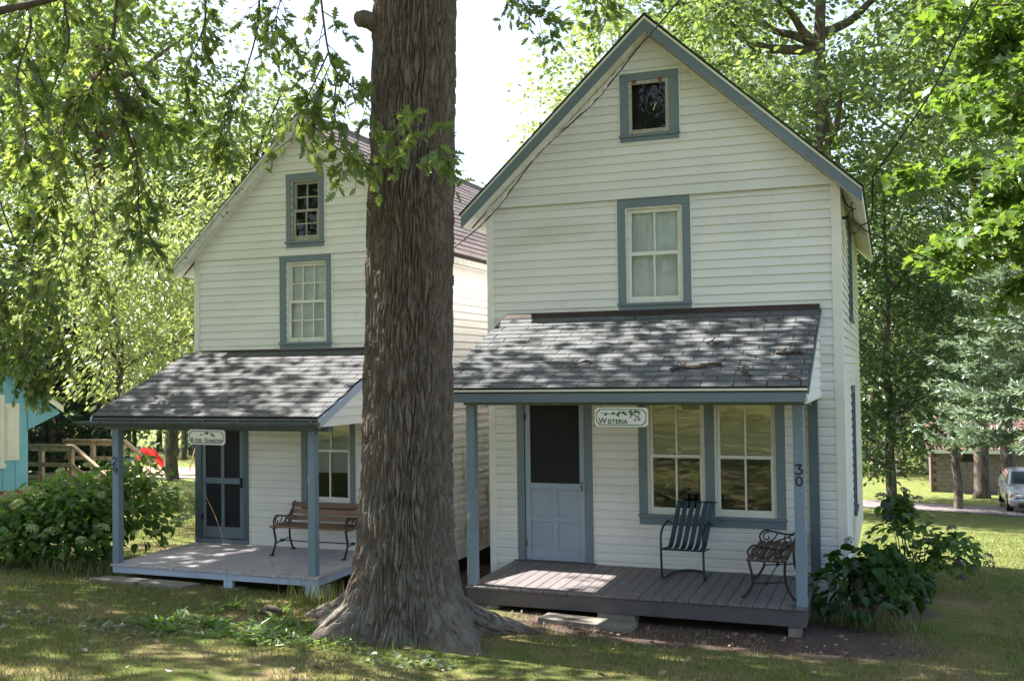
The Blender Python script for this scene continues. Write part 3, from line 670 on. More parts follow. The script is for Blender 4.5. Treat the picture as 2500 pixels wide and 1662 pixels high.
jb = MB(); frame(jb, -2.77, -2.161, 2.716, 3.767, .025, .012, 0, .02, LY-.012, LY+.08); obj('jamb', jb, 'sash_white', w)
sash(w, -2.743, -2.175, 3.23, 3.745, LY+.03, 3, 2, st=.035, mun=.016, glass='upper_glass'); sash(w, -2.743, -2.175, 2.716, 3.262, LY-.002, 3, 2, st=.035, mun=.016, bot=.06, glass='upper_glass')
c = MB(); c.box(-2.75, -2.17, LY+.078, LY+.084, 2.71, 3.76); obj('curtain', c, 'curtain', w)
w = casing(lc, -2.55, -1.755, .50, 2.05, .083, .078, .1, .03, .12, y=LY)
jb = MB(); frame(jb, -2.467, -1.833, .64, 1.95, .022, .012, 0, .02, LY-.012, LY+.08); obj('jamb', jb, 'sash_white', w)
sash(w, -2.443, -1.847, 1.285, 1.93, LY+.03, 2, 1, st=.035); sash(w, -2.443, -1.847, .645, 1.325, LY-.002, 2, 1, st=.035, bot=.07)
c = MB(); c.box(-2.45, -1.84, LY+.068, LY+.074, 1.02, 1.94); obj('curtain', c, 'curtain', w)
# left door
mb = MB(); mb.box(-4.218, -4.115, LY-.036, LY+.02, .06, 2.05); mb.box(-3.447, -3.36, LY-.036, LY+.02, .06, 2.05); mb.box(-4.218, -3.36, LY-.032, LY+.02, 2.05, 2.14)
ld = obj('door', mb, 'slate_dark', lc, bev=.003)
lf = MB(); y0, y1 = LY-.022, LY+.01
lf.box(-4.112, -4.052, y0, y1, .115, 2.04); lf.box(-3.508, -3.45, y0, y1, .115, 2.04)
for a, b in ((.115, .268), (.843, .922), (1.94, 2.04)): lf.box(-4.052, -3.508, y0+.0015, y1, a, b)
lf.box(-3.807, -3.758, y0+.003, y1, .268, .843); lf.box(-3.807, -3.758, y0+.003, y1, .922, 1.94)
obj('door_leaf', lf, 'slate_blue', ld, bev=.005)
p = MB(); p.box(-4.054, -3.506, LY-.004, LY-.001, .26, 1.95); obj('screen', p, 'screen', ld)
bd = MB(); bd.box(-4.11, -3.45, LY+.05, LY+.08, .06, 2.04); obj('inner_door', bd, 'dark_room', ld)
th = MB(); th.box(-4.2, -3.37, LY-.06, LY-.001, .057, .108); obj('threshold', th, 'slate_blue', ld)
hinge(ld, -4.113, LY-.026, .40, 'iron')
hd = MB(); hd.box(-3.49, -3.465, LY-.05, LY-.022, .80, .93); obj('handle', hd, 'iron', ld)
e = MB(); e.box(-3.357, -3.345, LY-.033, LY, .06, 2.1); obj('trim_edge', e, 'white_trim', ld)
# left porch
PL, PR, PF, ZT, ZF = -4.326, -1.189, -2.068, 2.61, 1.832
run = LY-PF; pslope = (ZT-ZF)/run
mb = MB(); mb.prism([(PF, ZF-.012), (LY, ZT-.012), (LY, ZT-.05), (PF, ZF-.05)], 'x', PL+.004, PR-.004); lpr = obj('porch_roof', mb, 'roof_edge', lc)
ay = Vector((0, run, ZT-ZF)); shingle_roof(lpr, (PL, PF-.012, ZF-.012), (1, 0, 0), ay, PR-PL, ay.length-.03, .128, .305, 'shingle_left')
fb = MB(); fb.prism([(LY-.05, ZT-pslope*.05+.004), (LY-.018, ZT+.0), (LY-.018, ZT+.022), (LY-.03, ZT+.022)], 'x', PL+.13, PR-.01); obj('flashing', fb, 'flashing', lpr)
fa = MB(); fa.box(PL+.03, PR-.02, PF+.02, PF+.045, 1.70, 1.80); obj('fascia', fa, 'slate_dark', lpr)
dr = MB(); dr.box(PL, PR, PF-.004, PF+.03, 1.79, 1.812); obj('drip_edge', dr, 'gutter', lpr)
# half-round gutter with hangers
gut = MB(); ns = 10; gx0, gx1 = -4.47, -1.185; gyc, gzc, gr = PF-.05, 1.775, .05
prof = [(gyc+gr*math.cos(a), gzc-gr*math.sin(a)) for a in [math.pi*i/ns for i in range(ns+1)]]
prof2 = [(gyc+(gr-.006)*math.cos(a), gzc-(gr-.006)*math.sin(a)) for a in [math.pi*i/ns for i in range(ns+1)]]
gut.prism(prof+prof2[::-1], 'x', gx0, gx1)
gpt = obj('gutter', gut, 'gutter', lc)
for x in np.linspace(gx0+.35, gx1-.1, 7):
    hb = MB(); hb.tube(spline([(x, PF+.01, 1.80), (x, PF-.02, 1.785), (x, PF-.05, 1.72), (x, PF-.1, 1.755), (x, PF-.104, 1.78)], 4), .006, 6); obj('hanger', hb, 'gutter', gpt)
cap = MB(); cap.prism(prof, 'x', gx1, gx1+.006); obj('end_cap', cap, 'gutter', gpt)
bm = MB(); bm.box(PL+.05, PR-.02, -1.85, -1.75, 1.66, 1.74); obj('beam', bm, 'slate_dark', lc)
ce = MB(); ce.box(PL+.02, PR-.03, PF+.05, LY-.005, 1.742, 1.755); obj('porch_ceiling', ce, 'white_trim', lc)
x = PR-.03; tri = MB(); tri.prism([(PF+.06, 1.72), (LY-.002, 1.72), (LY-.002, ZT-.06), (PF+.06, ZF-.04)], 'x', x-.01, x+.01); gp = obj('porch_gable_end', tri, 'vinyl_left', lc)
clap_side(gp, 'vinyl_left', x+.01, 1, 1.72, ZT-.1, 0, 0, lim=lambda z: (PF+.06+max(0, (z-(ZF-.04))/pslope), LY-.003))
for xo in (PL, PR):
    rb = MB(); rb.prism([(PF-.01, ZF-.016), (LY, ZT-.014), (LY, ZT-.12), (PF-.01, ZF-.12)], 'x', xo-.012, xo+.012); obj('rake_board', rb, 'pale_blue', lpr)
for px in (-4.165, -1.435):
    mb = MB(); mb.box(px-.046, px+.046, -1.85, -1.758, LF0, 1.66); po = obj('post', mb, 'slate_blue_worn', lc, bev=.005)
    if px < -3:
        d = MB(); stroke_digit(d, '2', px-.004, 1.235, .088, -1.853, .016); obj('numeral', d, 'number_ink', po)
        d = MB(); stroke_digit(d, '9', px, 1.125, .088, -1.853, .016); obj('numeral', d, 'number_ink', po)
FY2 = -1.90
rim = MB(); rim.box(X0+.02, -1.345, FY2+.02, FY2+.05, -.05, .026); rim.box(-1.38, -1.345, FY2+.051, LY-.03, -.05, .026); rim.box(X0+.02, X0+.05, FY2+.051, LY-.03, -.05, .026)
rim.box(-2.58, -2.46, FY2+.01, FY2+.06, -.13, -.051); rim.box(-1.5, -1.34, FY2+.01, FY2+.06, -.17, -.051)
lpf = obj('porch_floor', rim, 'pale_blue', lc, bev=.003)
nb = 28; bw = (-1.322-X0)/nb
for k in range(nb):
    mb = MB(); xx = X0+k*bw; mb.box(xx+.0016, xx+bw-.0016, FY2+random.uniform(-.003, .003), LY-.022, .028, LF0+random.uniform(-.001, .001)); obj('deck_board', mb, 'deck_lav', lpf, bev=.003)
pier('pier', -2.52, FY2+.06, .34, -.131, 'concrete', 'concrete block under the middle of the lavender porch floor')
pier('pier', -1.42, FY2+.16, .2, -.06, 'concrete', 'block under the lavender porch corner beside the big trunk')
def slab(x0, x1, y0, y1, label, th=.045, tilt=0):
    xc, yc = (x0+x1)/2, (y0+y1)/2; mb = MB(); mb.box(x0, x1, y0, y1, 0, th)
    mb.v = [(v[0], v[1], v[2]+gz(v[0], v[1])-.012+tilt*(v[0]-xc)) for v in mb.v]
    o = obj('paving_slab', mb, 'concrete', loc=(xc, yc, gz(xc, yc)), bev=.006); tag(o, label, 'slab', 'paving slabs before the porches')
slab(-4.12, -3.5, -2.32, -1.98, 'left of the two flat slabs before the lavender porch', .05)
slab(-3.46, -2.85, -2.28, -1.96, 'right of the two flat slabs before the lavender porch, nearer the trunk', .05)
slab(1.25, 2.2, -1.95, -1.6, 'long weathered slab lying before the taupe porch', .06)
# dark crawl space of the left cottage
for i, (x, y) in enumerate(((-.86, .6), (-.86, 2.9), (-.86, 5.4))):
    pier('pier', x, y, .22, -.152, 'cinder', ['nearest dark block pier under the mossy side wall', 'middle dark block pier under the mossy side wall', 'farthest dark block pier under the mossy side wall'][i])
# ------------------------------------------------------------------ leaf machinery
def unit(a): return a/np.maximum(np.linalg.norm(a, axis=-1, keepdims=True), 1e-9)
SH = {}
_o = [(.12,.04),(.24,.23),(.31,.09),(.43,.33),(.51,.13),(.64,.33),(.72,.13),(.86,.17)]
SH['oak'] = ([(0,0,0),(1,0,0)]+[(a, b, .25*b) for a, b in _o]+[(a, -b, .25*b) for a, b in _o], [[0,2,3,4,5,6,7,8,9,1],[0,1,17,16,15,14,13,12,11,10]])
_m = [(.02,.30),(.20,.27),(.30,.52),(.44,.50),(.50,.24),(.66,.28),(.72,.10),(.84,.10)]
SH['maple'] = ([(0,0,0),(1,0,0)]+[(a, b, .15*b) for a, b in _m]+[(a, -b, .15*b) for a, b in _m], [[0,2,3,4,5,6,7,8,9,1],[0,1,17,16,15,14,13,12,11,10]])
_v = [(.12,.20),(.36,.34),(.68,.25)]
SH['ovate'] = ([(0,0,0),(1,0,-.12)]+[(a, b, .3*b) for a, b in _v]+[(a, -b, .3*b) for a, b in _v], [[0,2,3,4,1],[0,1,7,6,5]])
SH['quad'] = ([(0,0,0),(.45,.3,.06),(1,0,-.05),(.5,-.3,.06)], [[0,1,2,3]])
SH['lance'] = ([(0,0,0),(.4,.17,.03),(1,0,-.08),(.45,-.17,.03)], [[0,1,2,3]])
SH['blade'] = ([(0,0,0),(.5,.02,-.08),(1,0,-.32),(.5,-.02,-.08)], [[0,1,2,3]])
SH['needle'] = ([(0,-.12,0),(0,.12,0),(1,.07,0),(1,-.07,0)], [[0,1,2,3]])
_s = [(.15,.05),(.5,.085),(.8,.06)]
SH['strap'] = ([(0,0,0),(1,0,-.28)]+[(a, b, -.28*a*a+.02) for a, b in _s]+[(a, -b, -.28*a*a+.02) for a, b in _s], [[0,2,3,4,1],[0,1,7,6,5]])
def leaves(pos, dirv, nrm, size, kind):
    pos = np.asarray(pos, float); x = unit(np.asarray(dirv, float)); n = np.asarray(nrm, float); n = unit(n-x*np.sum(x*n, -1, keepdims=True)); y = np.cross(n, x)
    sv, sf = SH[kind]; sv = np.array(sv, float); size = np.broadcast_to(np.asarray(size, float), (len(pos),))
    V = pos[:, None, :]+size[:, None, None]*(sv[None, :, 0:1]*x[:, None, :]+sv[None, :, 1:2]*y[:, None, :]+sv[None, :, 2:3]*n[:, None, :])
    F = np.array(sf)[None]+(np.arange(len(pos))*len(sv))[:, None, None]
    return V.reshape(-1, 3), F.reshape(-1, F.shape[-1])
def cloud(rg, centres, n, sig, size, up=.8, kind='quad', droop=.3, out_c=None):
    c = np.repeat(np.asarray(centres, float), n, 0); N_ = len(c)
    off = rg.normal(size=(N_, 3))*np.asarray(sig)
    rad = np.linalg.norm(off[:, :2], axis=1); off[:, 2] -= droop*rad
    pos = c+off
    d = unit(off*np.array([1, 1, .3])+rg.normal(size=(N_, 3))*.5*np.mean(sig)); d[:, 2] -= droop
    nr = rg.normal(size=(N_, 3))*.55; nr[:, 2] += up
    return leaves(pos, d, nr, size*rg.uniform(.65, 1.25, N_), kind)
def vnoise(p, seed=0):
    tab = np.random.default_rng(seed).random(65536)
    i = np.floor(p).astype(np.int64); f = p-i; f = f*f*(3-2*f); out = 0
    for dx in (0, 1):
        for dy in (0, 1):
            for dz in (0, 1):
                h = ((i[..., 0]+dx)*73856093 ^ (i[..., 1]+dy)*19349663 ^ (i[..., 2]+dz)*83492791) & 65535
                out = out+tab[h]*(f[..., 0] if dx else 1-f[..., 0])*(f[..., 1] if dy else 1-f[..., 1])*(f[..., 2] if dz else 1-f[..., 2])
    return out

# ------------------------------------------------------------------ big oak in the middle
def bark_material():
    m = pmat('bark', (.150, .120, .102), .95, .3, 14., bump=1., bsc=70, stretch=(1, 1, .4), col2=(.12, .09, .072), th=(.5, .66), sc2=22., spec=.15)
    nt = m.node_tree; L = nt.links; bs = nt.nodes['Principled BSDF']; src = bs.inputs['Base Color'].links[0].from_socket
    geo = N(nt, 'ShaderNodeNewGeometry'); sp = N(nt, 'ShaderNodeSeparateXYZ'); L.new(geo.outputs['Position'], sp.inputs[0])
    zr = N(nt, 'ShaderNodeMapRange'); zr.inputs['From Min'].default_value = .1; zr.inputs['From Max'].default_value = 2.6; zr.inputs['To Min'].default_value = .75; zr.inputs['To Max'].default_value = 0; L.new(sp.outputs['Z'], zr.inputs['Value'])
    n = N(nt, 'ShaderNodeTexNoise'); n.inputs['Scale'].default_value = 7; n.inputs['Detail'].default_value = 6; L.new(geo.outputs['Position'], n.inputs['Vector'])
    r = N(nt, 'ShaderNodeMapRange'); r.inputs['From Min'].default_value = .44; r.inputs['From Max'].default_value = .6; L.new(n.outputs['Fac'], r.inputs['Value'])
    mu = N(nt, 'ShaderNodeMath', operation='MULTIPLY'); L.new(zr.outputs[0], mu.inputs[0]); L.new(r.outputs[0], mu.inputs[1])
    mx = N(nt, 'ShaderNodeMix', data_type='RGBA'); L.new(mu.outputs[0], mx.inputs['Factor']); L.new(src, mx.inputs[6]); mx.inputs[7].default_value = (.165, .165, .138, 1); L.new(mx.outputs[2], bs.inputs['Base Color'])
bark_material()
TX, TY = .45, -3.38
oak = thing('oak_tree', 'huge oak with thick furrowed trunk and spreading roots between the two cottages', 'tree', (TX, TY, -.1))
def trunk_mesh():
    NA, NH = 500, 560
    z = np.concatenate([np.linspace(-.25, .9, 130), np.linspace(.9, 6.4, 330)[1:], np.linspace(6.4, 11, 24)[1:]]); NH = len(z)
    th = np.linspace(0, 2*np.pi, NA, endpoint=False); T, Z = np.meshgrid(th, z)
    h = np.maximum(Z+.08, 0)
    r = .405-.005*np.clip(Z, 0, 6)-.02*np.clip(Z-6, 0, 6)+.13*np.exp(-h/.48)
    lob = lambda a, p: np.maximum(0, np.cos(T-np.radians(a)))**p
    for a, A, s, p in ((-24, .58, .24, 26), (48, .62, .11, 34), (164, .62, .22, 16), (-127, .46, .25, 14), (-72, .10, .25, 30), (105, .4, .2, 14), (10, .16, .4, 24), (-165, .16, .4, 18)):
        r = r+A*np.exp(-h/s)*lob(a, p)
    r = r+.03*np.sin(T*3+.8+Z*.2)*np.exp(-h/3)+.012*np.sin(T*5+Z*.5)
    # plated bark: tall jittered cells parted by narrow furrows
    NC, rowh = 78, .30
    w1 = vnoise(np.stack([np.cos(T)*5, np.sin(T)*5, Z*2.6], -1), 1)-.5; w2 = vnoise(np.stack([np.cos(T)*12, np.sin(T)*12, Z*9], -1), 2)-.5
    U = T/(2*np.pi)*NC+2.6*w1+1.0*w2; Wz = Z/rowh+1.2*(vnoise(np.stack([np.cos(T)*9, np.sin(T)*9, Z*3], -1), 3)-.5)
    tabr = np.random.default_rng(77).random((4, 8192))
    iu, iw = np.floor(U).astype(int), np.floor(Wz).astype(int); F1 = np.full(U.shape, 9.); F2 = np.full(U.shape, 9.); ID = np.zeros(U.shape, int)
    for du in (-1, 0, 1):
        for dw in (-1, 0, 1):
            cu, cw = iu+du, iw+dw; h_ = ((cu % NC)*131+cw*7919) % 8192
            px_ = cu+.15+.7*tabr[0][h_]; pz_ = cw+.05+.9*tabr[1][h_]
            d_ = np.sqrt((U-px_)**2+((Wz-pz_)*.62)**2)
            nearer = d_ < F1; F2 = np.where(nearer, F1, np.minimum(F2, d_)); ID = np.where(nearer, h_, ID); F1 = np.where(nearer, d_, F1)
    edge = F2-F1
    crack = np.clip(1-edge/.27, 0, 1)**.85; cross = np.clip(1-np.abs(vnoise(np.stack([np.cos(T)*20, np.sin(T)*20, Z*11], -1), 9)-.5)*12, 0, 1)
    n1 = vnoise(np.stack([np.cos(T)*14, np.sin(T)*14, Z*2.2], -1), 5); groove = np.clip(1-np.abs(n1-.5)*9, 0, 1)
    n3 = vnoise(np.stack([np.cos(T)*34, np.sin(T)*34, Z*16], -1), 6)
    disp = -.040*crack-.028*groove-.009*cross+.014*(tabr[2][ID]-.5)+.008*(n3-.5)
    r = r+disp
    cx = .45+.044*Z-.0; cy = -3.38-.014*Z
    gnd = -.06
    V = np.stack([cx+r*np.cos(T), cy+r*np.sin(T), Z], -1)
    ii = (np.arange(NH-1)[:, None]*NA+np.arange(NA)[None]); jj = (np.arange(NH-1)[:, None]*NA+(np.arange(NA)[None]+1) % NA)
    F = np.stack([ii, jj, jj+NA, ii+NA], -1).reshape(-1, 4)
    return V.reshape(-1, 3), F
V, F = trunk_mesh(); big_mesh('trunk', V, F, 'bark', oak)
kb = MB(); kb.tube(spline([(.42, -3.60, 5.42), (.33, -3.72, 5.46), (.27, -3.80, 5.44)], 4), [.09]*3+[.08]*3+[.07]*2+[.05], 10); obj('branch_stub', kb, 'bark', oak, smooth=True)
for pts, rad in (([(.72, -3.42, .48), (.98, -3.52, .20), (1.16, -3.62, .03), (1.36, -3.74, -.14)], (.12, .12, .10, .05)), ([(.34, -3.62, .40), (.14, -3.85, .16), (.0, -4.0, .01), (-.14, -4.12, -.12)], (.12, .12, .10, .05)),
                 ([(.72, -3.15, .25), (.98, -2.92, .02), (1.2, -2.72, -.10), (1.5, -2.5, -.22)], (.12, .11, .09, .05)), ([(.0, -3.25, .28), (-.3, -3.1, .06), (-.6, -2.95, -.04), (-.95, -2.82, -.16)], (.14, .12, .09, .04))):
    P = spline(pts, 12); n = len(P); rr = np.interp(np.linspace(0, 3, n), range(4), rad); mb = MB(); mb.tube(P, [float(r_) for r_ in rr], 40)
    q = np.array(mb.v); ring = np.arange(len(q))//40; ang = np.arange(len(q)) % 40; ctr = np.array([P[i] for i in ring]); k_ = vnoise(np.stack([ang*.55, ring*.16, ring*0+pts[0][0]*9], -1), 12); k2 = np.clip(1-np.abs(k_-.5)*7, 0, 1)
    q = ctr+(q-ctr)*(1.06-.22*k2+.12*(vnoise(np.stack([ang*.2, ring*.3, ring*0+3.], -1), 13)-.5))[:, None]; mb.v = [tuple(v) for v in q]
    obj('root', mb, 'bark', oak)
BR = {
 'B1': ([(-1.0,-4.6,8.0),(-1.2,-4.85,6.8),(-1.32,-4.91,5.91),(-1.38,-4.92,5.47),(-1.41,-4.93,5.18),(-1.48,-4.94,4.92),(-1.4,-4.9,4.67),(-1.33,-4.87,4.41),(-1.25,-4.83,4.08),(-1.25,-4.82,3.75),(-1.22,-4.8,3.42)], .022, 60),
 'B1L': ([(-1.48,-4.94,4.92),(-1.67,-5.01,4.67),(-1.81,-5.05,4.45),(-1.92,-5.08,4.16)], .012, 34),
 'B1R': ([(-1.41,-4.92,5.14),(-1.34,-4.71,4.78),(-1.35,-4.53,4.6),(-1.29,-4.32,4.49)], .012, 28),
 'B2': ([(-2.2,-7.8,4.3),(-.63,-7.28,4.38),(-.26,-7.14,4.49),(.05,-7.03,4.56),(.47,-6.88,4.72),(1.2,-6.5,5.4)], .035, 10),
 'B3': ([(.30,-4.0,7.5),(.27,-4.42,5.77),(.33,-4.49,5.37),(.43,-4.55,4.91),(.55,-4.61,4.71),(.82,-4.6,4.47),(1.03,-4.63,4.3),(1.26,-4.65,4.17),(1.47,-4.67,4.02)], .012, 34),
 'B3b': ([(.43,-4.55,4.91),(.3,-4.59,4.63),(.2,-4.62,4.42),(.13,-4.64,4.18)], .008, 16),
 'B3c': ([(.5,-4.52,4.74),(.46,-4.52,4.42),(.56,-4.48,4.17),(.68,-4.43,4.03)], .008, 16),
 'B4': ([(-1.5,-2.4,8.2),(-1.68,-2.4,6.66),(-1.72,-2.4,6.09),(-1.88,-2.44,5.53),(-2.07,-2.5,5.06),(-2.16,-2.53,4.82)], .015, 40),
 'B4b': ([(-1.9,-2.5,8.2),(-2.21,-2.6,6.67),(-2.27,-2.6,6.1),(-2.46,-2.66,5.63),(-2.42,-2.63,5.16)], .015, 40),
 'B5': ([(1.0,-2.6,8.),(1.23,-2.38,6.49),(1.26,-2.35,6.06),(1.42,-2.29,5.84),(1.62,-2.21,5.71)], .012, 22),
 'B5b': ([(.9,-1.2,8.),(1.35,-.8,7.1),(1.6,-.6,6.75),(1.75,-.45,6.5)], .012, 20),
 'B6': ([(1.11,1.8,9.5),(1.11,1.8,8.02),(.98,1.77,7.54),(1.03,1.8,7.18),(.69,1.68,6.94)], .012, 26),
 'B7': ([(-1.4,-5.5,7.5),(-1.69,-5.58,5.64),(-1.67,-5.55,5.09),(-1.78,-5.58,4.68),(-1.72,-5.55,4.19),(-1.83,-5.57,3.85)], .014, 40),
 'B8': ([(-1.8,-4.6,7.5),(-2.16,-4.69,5.89),(-2.14,-4.67,5.27),(-2.33,-4.72,4.7),(-2.28,-4.68,4.04),(-2.39,-4.71,3.65)], .014, 46),
 'B9': ([(-6.4,-3.0,5.2),(-5.61,-2.71,3.91),(-5.08,-2.51,3.69),(-4.75,-2.38,3.48),(-4.56,-2.3,3.22)], .012, 30),
 'C1': ([(-6.6,-3.7,5.2),(-5.37,-3.16,3.84),(-4.91,-2.97,3.44),(-4.64,-2.86,3.14),(-4.51,-2.8,2.74),(-4.56,-2.82,2.5)], .012, 60),
 'C2': ([(-7.0,-3.3,4.6),(-5.81,-2.78,3.45),(-5.39,-2.6,3.03),(-5.15,-2.51,2.66),(-4.97,-2.43,2.4),(-4.73,-2.34,2.3)], .012, 60),
 'C3': ([(-5.9,-2.4,5.6),(-5.53,-2.16,4.18),(-5.34,-2.07,3.75),(-5.09,-1.97,3.42),(-4.9,-1.89,2.99),(-4.96,-1.9,2.67)], .012, 30),
 'C4': ([(-4.8,-2.0,6.2),(-4.61,-1.83,4.65),(-4.52,-1.78,4.17),(-4.63,-1.81,3.74),(-4.44,-1.73,3.31)], .012, 24),
 'C5': ([(-3.9,-3.2,5.8),(-3.82,-3.12,4.14),(-3.74,-3.08,3.76),(-3.92,-3.14,3.38),(-4.15,-3.21,3.15)], .012, 26),
 'B10': ([(-3.0,-3.9,8.0),(-3.2,-3.8,6.6),(-3.3,-3.75,5.8),(-3.5,-3.7,5.2),(-3.45,-3.7,4.7)], .014, 44),
 'B11': ([(-.6,-3.4,8.0),(-.75,-3.2,6.9),(-.85,-3.1,6.3),(-1.05,-3.05,5.9),(-1.0,-3.0,5.5)], .013, 34),
 'B12': ([(-4.3,-3.5,7.6),(-4.5,-3.4,6.3),(-4.4,-3.3,5.5),(-4.6,-3.3,4.9)], .013, 40),
}
LP, LD, LN, LS = [], [], [], []
rg = np.random.default_rng(11)
for key, (pts, r0, nt_) in BR.items():
    P = spline(pts, 5); n = len(P); mb = MB(); mb.tube(P, [r0*(1-.75*i/(n-1)) for i in range(n)], 7)
    start = 1 if len(pts) > 5 else 0
    for t in range(nt_):
        f = rg.uniform(.12 if len(pts) > 4 else .05, 1)**.8; i = min(int(f*(n-1)), n-2); p = P[i]; tan = (P[i+1]-P[i]).normalized()
        a = rg.uniform(0, 2*math.pi); side = tan.orthogonal().normalized(); side.rotate(Quaternion(tan, a))
        d = (side*.9+tan*.5+Vector((0, 0, -.25))).normalized(); ln = rg.uniform(.14, .42)
        q = [p+d*ln*s+Vector((0, 0, -.10*s*s)) for s in (0, .35, .7, 1)]
        mb.tube(q, [.0045, .0035, .0028, .002], 4)
        m = int(rg.integers(7, 13))
        for j in range(m):
            s = rg.uniform(.25, 1.0); b = q[0]+(q[3]-q[0])*s; dd = d*.6+Vector(rg.normal(size=3)*.55)+Vector((0, 0, -.35))
            LP.append(b); LD.append(dd); LN.append(Vector(rg.normal(size=3)*.5)+Vector((0, 0, .8))); LS.append(rg.uniform(.075, .128))
    o = obj('branch', mb, 'twig', oak, smooth=True)
LP, LD, LN, LS = map(np.array, (LP, LD, LN, LS))
# the 300 nearest leaves each an object, the rest one mass
cpos = np.array([4.636, -11.657, 2.318]); fwv = np.array(fw); rtv = np.array(r2); upv = np.array(u2)
rel = LP-cpos; dep = rel@fwv; uu = rel@rtv/dep; vv = rel@upv/dep
infr = (np.abs(uu) < .5) & (vv < .33) & (vv > -.33)
order = np.argsort(np.where(infr, dep-LS*6, 1e6))[:300]
sv, sf = SH['oak']; leaf_me = []
for k in range(3):
    mb = MB(); mb.v = [(v[0], v[1]*(1+.12*k), v[2]*(1+.5*k)-.15*v[0]**2*(k-1)) for v in sv]; mb.f = [tuple(f) for f in sf]
    me = mesh_of('leaf', mb); me.materials.append(MATS['leaf_oak']); leaf_me.append(me)
for i in order:
    x = Vector(LD[i]).normalized(); n = Vector(LN[i]); n = (n-x*x.dot(n)).normalized(); y = n.cross(x)
    inst('leaf', leaf_me[int(i) % 3], oak, LP[i], Matrix((x, y, n)).transposed().to_quaternion(), float(LS[i]))
rest = np.setdiff1d(np.arange(len(LP)), order)
V1, F1 = leaves(LP[rest], LD[rest], LN[rest], LS[rest], 'oak')
big_mesh('foliage', V1, F1, 'leaf_oak', oak, kind='stuff')
# the crown overhead (above the picture): limbs and leaf clumps that throw the dappled shade
def limb(mb, a, b, r0, r1, sag=.0, n=7, rg=rng):
    a, b = Vector(a), Vector(b); pts = []
    for i in range(5):
        t = i/4; p = a.lerp(b, t); p.z += sag*math.sin(math.pi*t)*(b-a).length; p += Vector(rg.normal(size=3)*.03*(b-a).length)*(0 < i < 4); pts.append(p)
    P = spline(pts, 4); mb.tube(P, [r0+(r1-r0)*i/(len(P)-1) for i in range(len(P))], n)
def crown_part(root, rg, cx, cy, base_z, nclump, rx, ry, z0, z1, trunk_top, mat, nleaf, sig, size, bark, nlimb=8, tr_r=.2, kind='quad', reject=None, droop=.3, up=.8, lo=.35, shape=1., trunkx=None):
    C = []
    while len(C) < nclump:
        p = rg.normal(size=3); p /= np.linalg.norm(p); rr = rg.uniform(lo, 1)**.7
        zz = (z0+z1)/2+(z1-z0)/2*p[2]*rr; w = 1.0
        if shape != 1.: w = 1-(1-shape)*max(0, (zz-z0)/(z1-z0))
        c = np.array([cx+rx*p[0]*rr*w, cy+ry*p[1]*rr*w, zz])
        if reject is not None and reject(c, rg): continue
        C.append(c)
    C = np.array(C)
    V, F = cloud(rg, C, nleaf, sig, size, up, kind, droop)
    big_mesh('crown', V, F, mat, root)
    tx, ty = trunkx or (cx, cy)
    for c in C[rg.choice(len(C), min(nlimb, len(C)), replace=False)]:
        t0 = min(trunk_top, max(base_z+1., c[2]-.6*np.hypot(c[0]-tx, c[1]-ty)-.3)); mb = MB()
        limb(mb, (tx, ty, t0), c, tr_r*.42, tr_r*.08, -.05, rg=rg); obj('limb', mb, bark, root, smooth=True)
    return C
def hole(c, rg):      # canopy thinned along the sun's path to light right porch floor most, roof some
    q = c[0]+c[2]/1.327
    if not -2.0 < c[1] < .3: return False
    return rg.random() < (.9 if .1 < q < 2.2 else .35 if q >= 2.2 else .0)
rgo = np.random.default_rng(5)
crown_part(oak, rgo, -.6, -3.6, 0, 460, 7.2, 5.6, 8.2, 17., 10.5, 'leaf_oak', 62, (.55, .55, .28), .22, 'bark', 12, .38, reject=hole)

# ------------------------------------------------------------------ signs
def text_mb(mb, body, size, x, z, y, shear=0., bold=0.):
    cu = bpy.data.curves.new('t', 'FONT'); cu.body = body; cu.size = size; cu.shear = shear; cu.offset = bold; cu.resolution_u = 3
    o = bpy.data.objects.new('t', cu); COL.objects.link(o); dg = bpy.context.evaluated_depsgraph_get(); dg.update()
    me = o.evaluated_get(dg).to_mesh(); vs = [v.co.copy() for v in me.vertices]; fs = [tuple(p.vertices) for p in me.polygons]
    wdt = max(v.x for v in vs); mb.add([(x+v.x, y, z+v.y) for v in vs], fs)
    bpy.data.objects.remove(o); bpy.data.curves.remove(cu); return wdt
def sign(name, label, cx, cz, y, w, h, tilt, build):
    t = thing(name, label, 'sign', (cx, y, cz-h/2)); ch = .035
    def octa(a, b, c): return [(-a+c, -b), (a-c, -b), (a, -b+c), (a, b-c), (a-c, b), (-a+c, b), (-a, b-c), (-a, -b+c)]
    ca, sa = math.cos(tilt), math.sin(tilt); rot = lambda p: (cx+p[0]*ca-p[1]*sa, cz+p[0]*sa+p[1]*ca)
    mb = MB(); mb.prism([rot(p) for p in octa(w/2, h/2, ch*.7)], 'y', y, y+.02); obj('board', mb, 'sign_white', t, bev=.003)
    o1 = octa(w/2-.016, h/2-.016, ch); o2 = octa(w/2-.023, h/2-.023, ch); mb = MB()
    mb.add([(rot(p)[0], y-.0015, rot(p)[1]) for p in o1+o2], [(i, (i+1) % 8, 8+(i+1) % 8, 8+i) for i in range(8)]); obj('border', mb, 'sign_ink', t)
    for nm, mt, b in build(y-.002):
        b.v = [(rot((v[0], v[2]))[0], v[1], rot((v[0], v[2]))[1]) for v in b.v]; obj(nm, b, mt, t)
    for sx in (-1, 1):
        mb = MB(); p = rot((sx*w*.38, h/2)); mb.tube([(p[0], y+.01, p[1]-.004), (p[0], y+.01, p[1]+.06)], .003, 5); obj('hook', mb, 'iron', t)
    return t
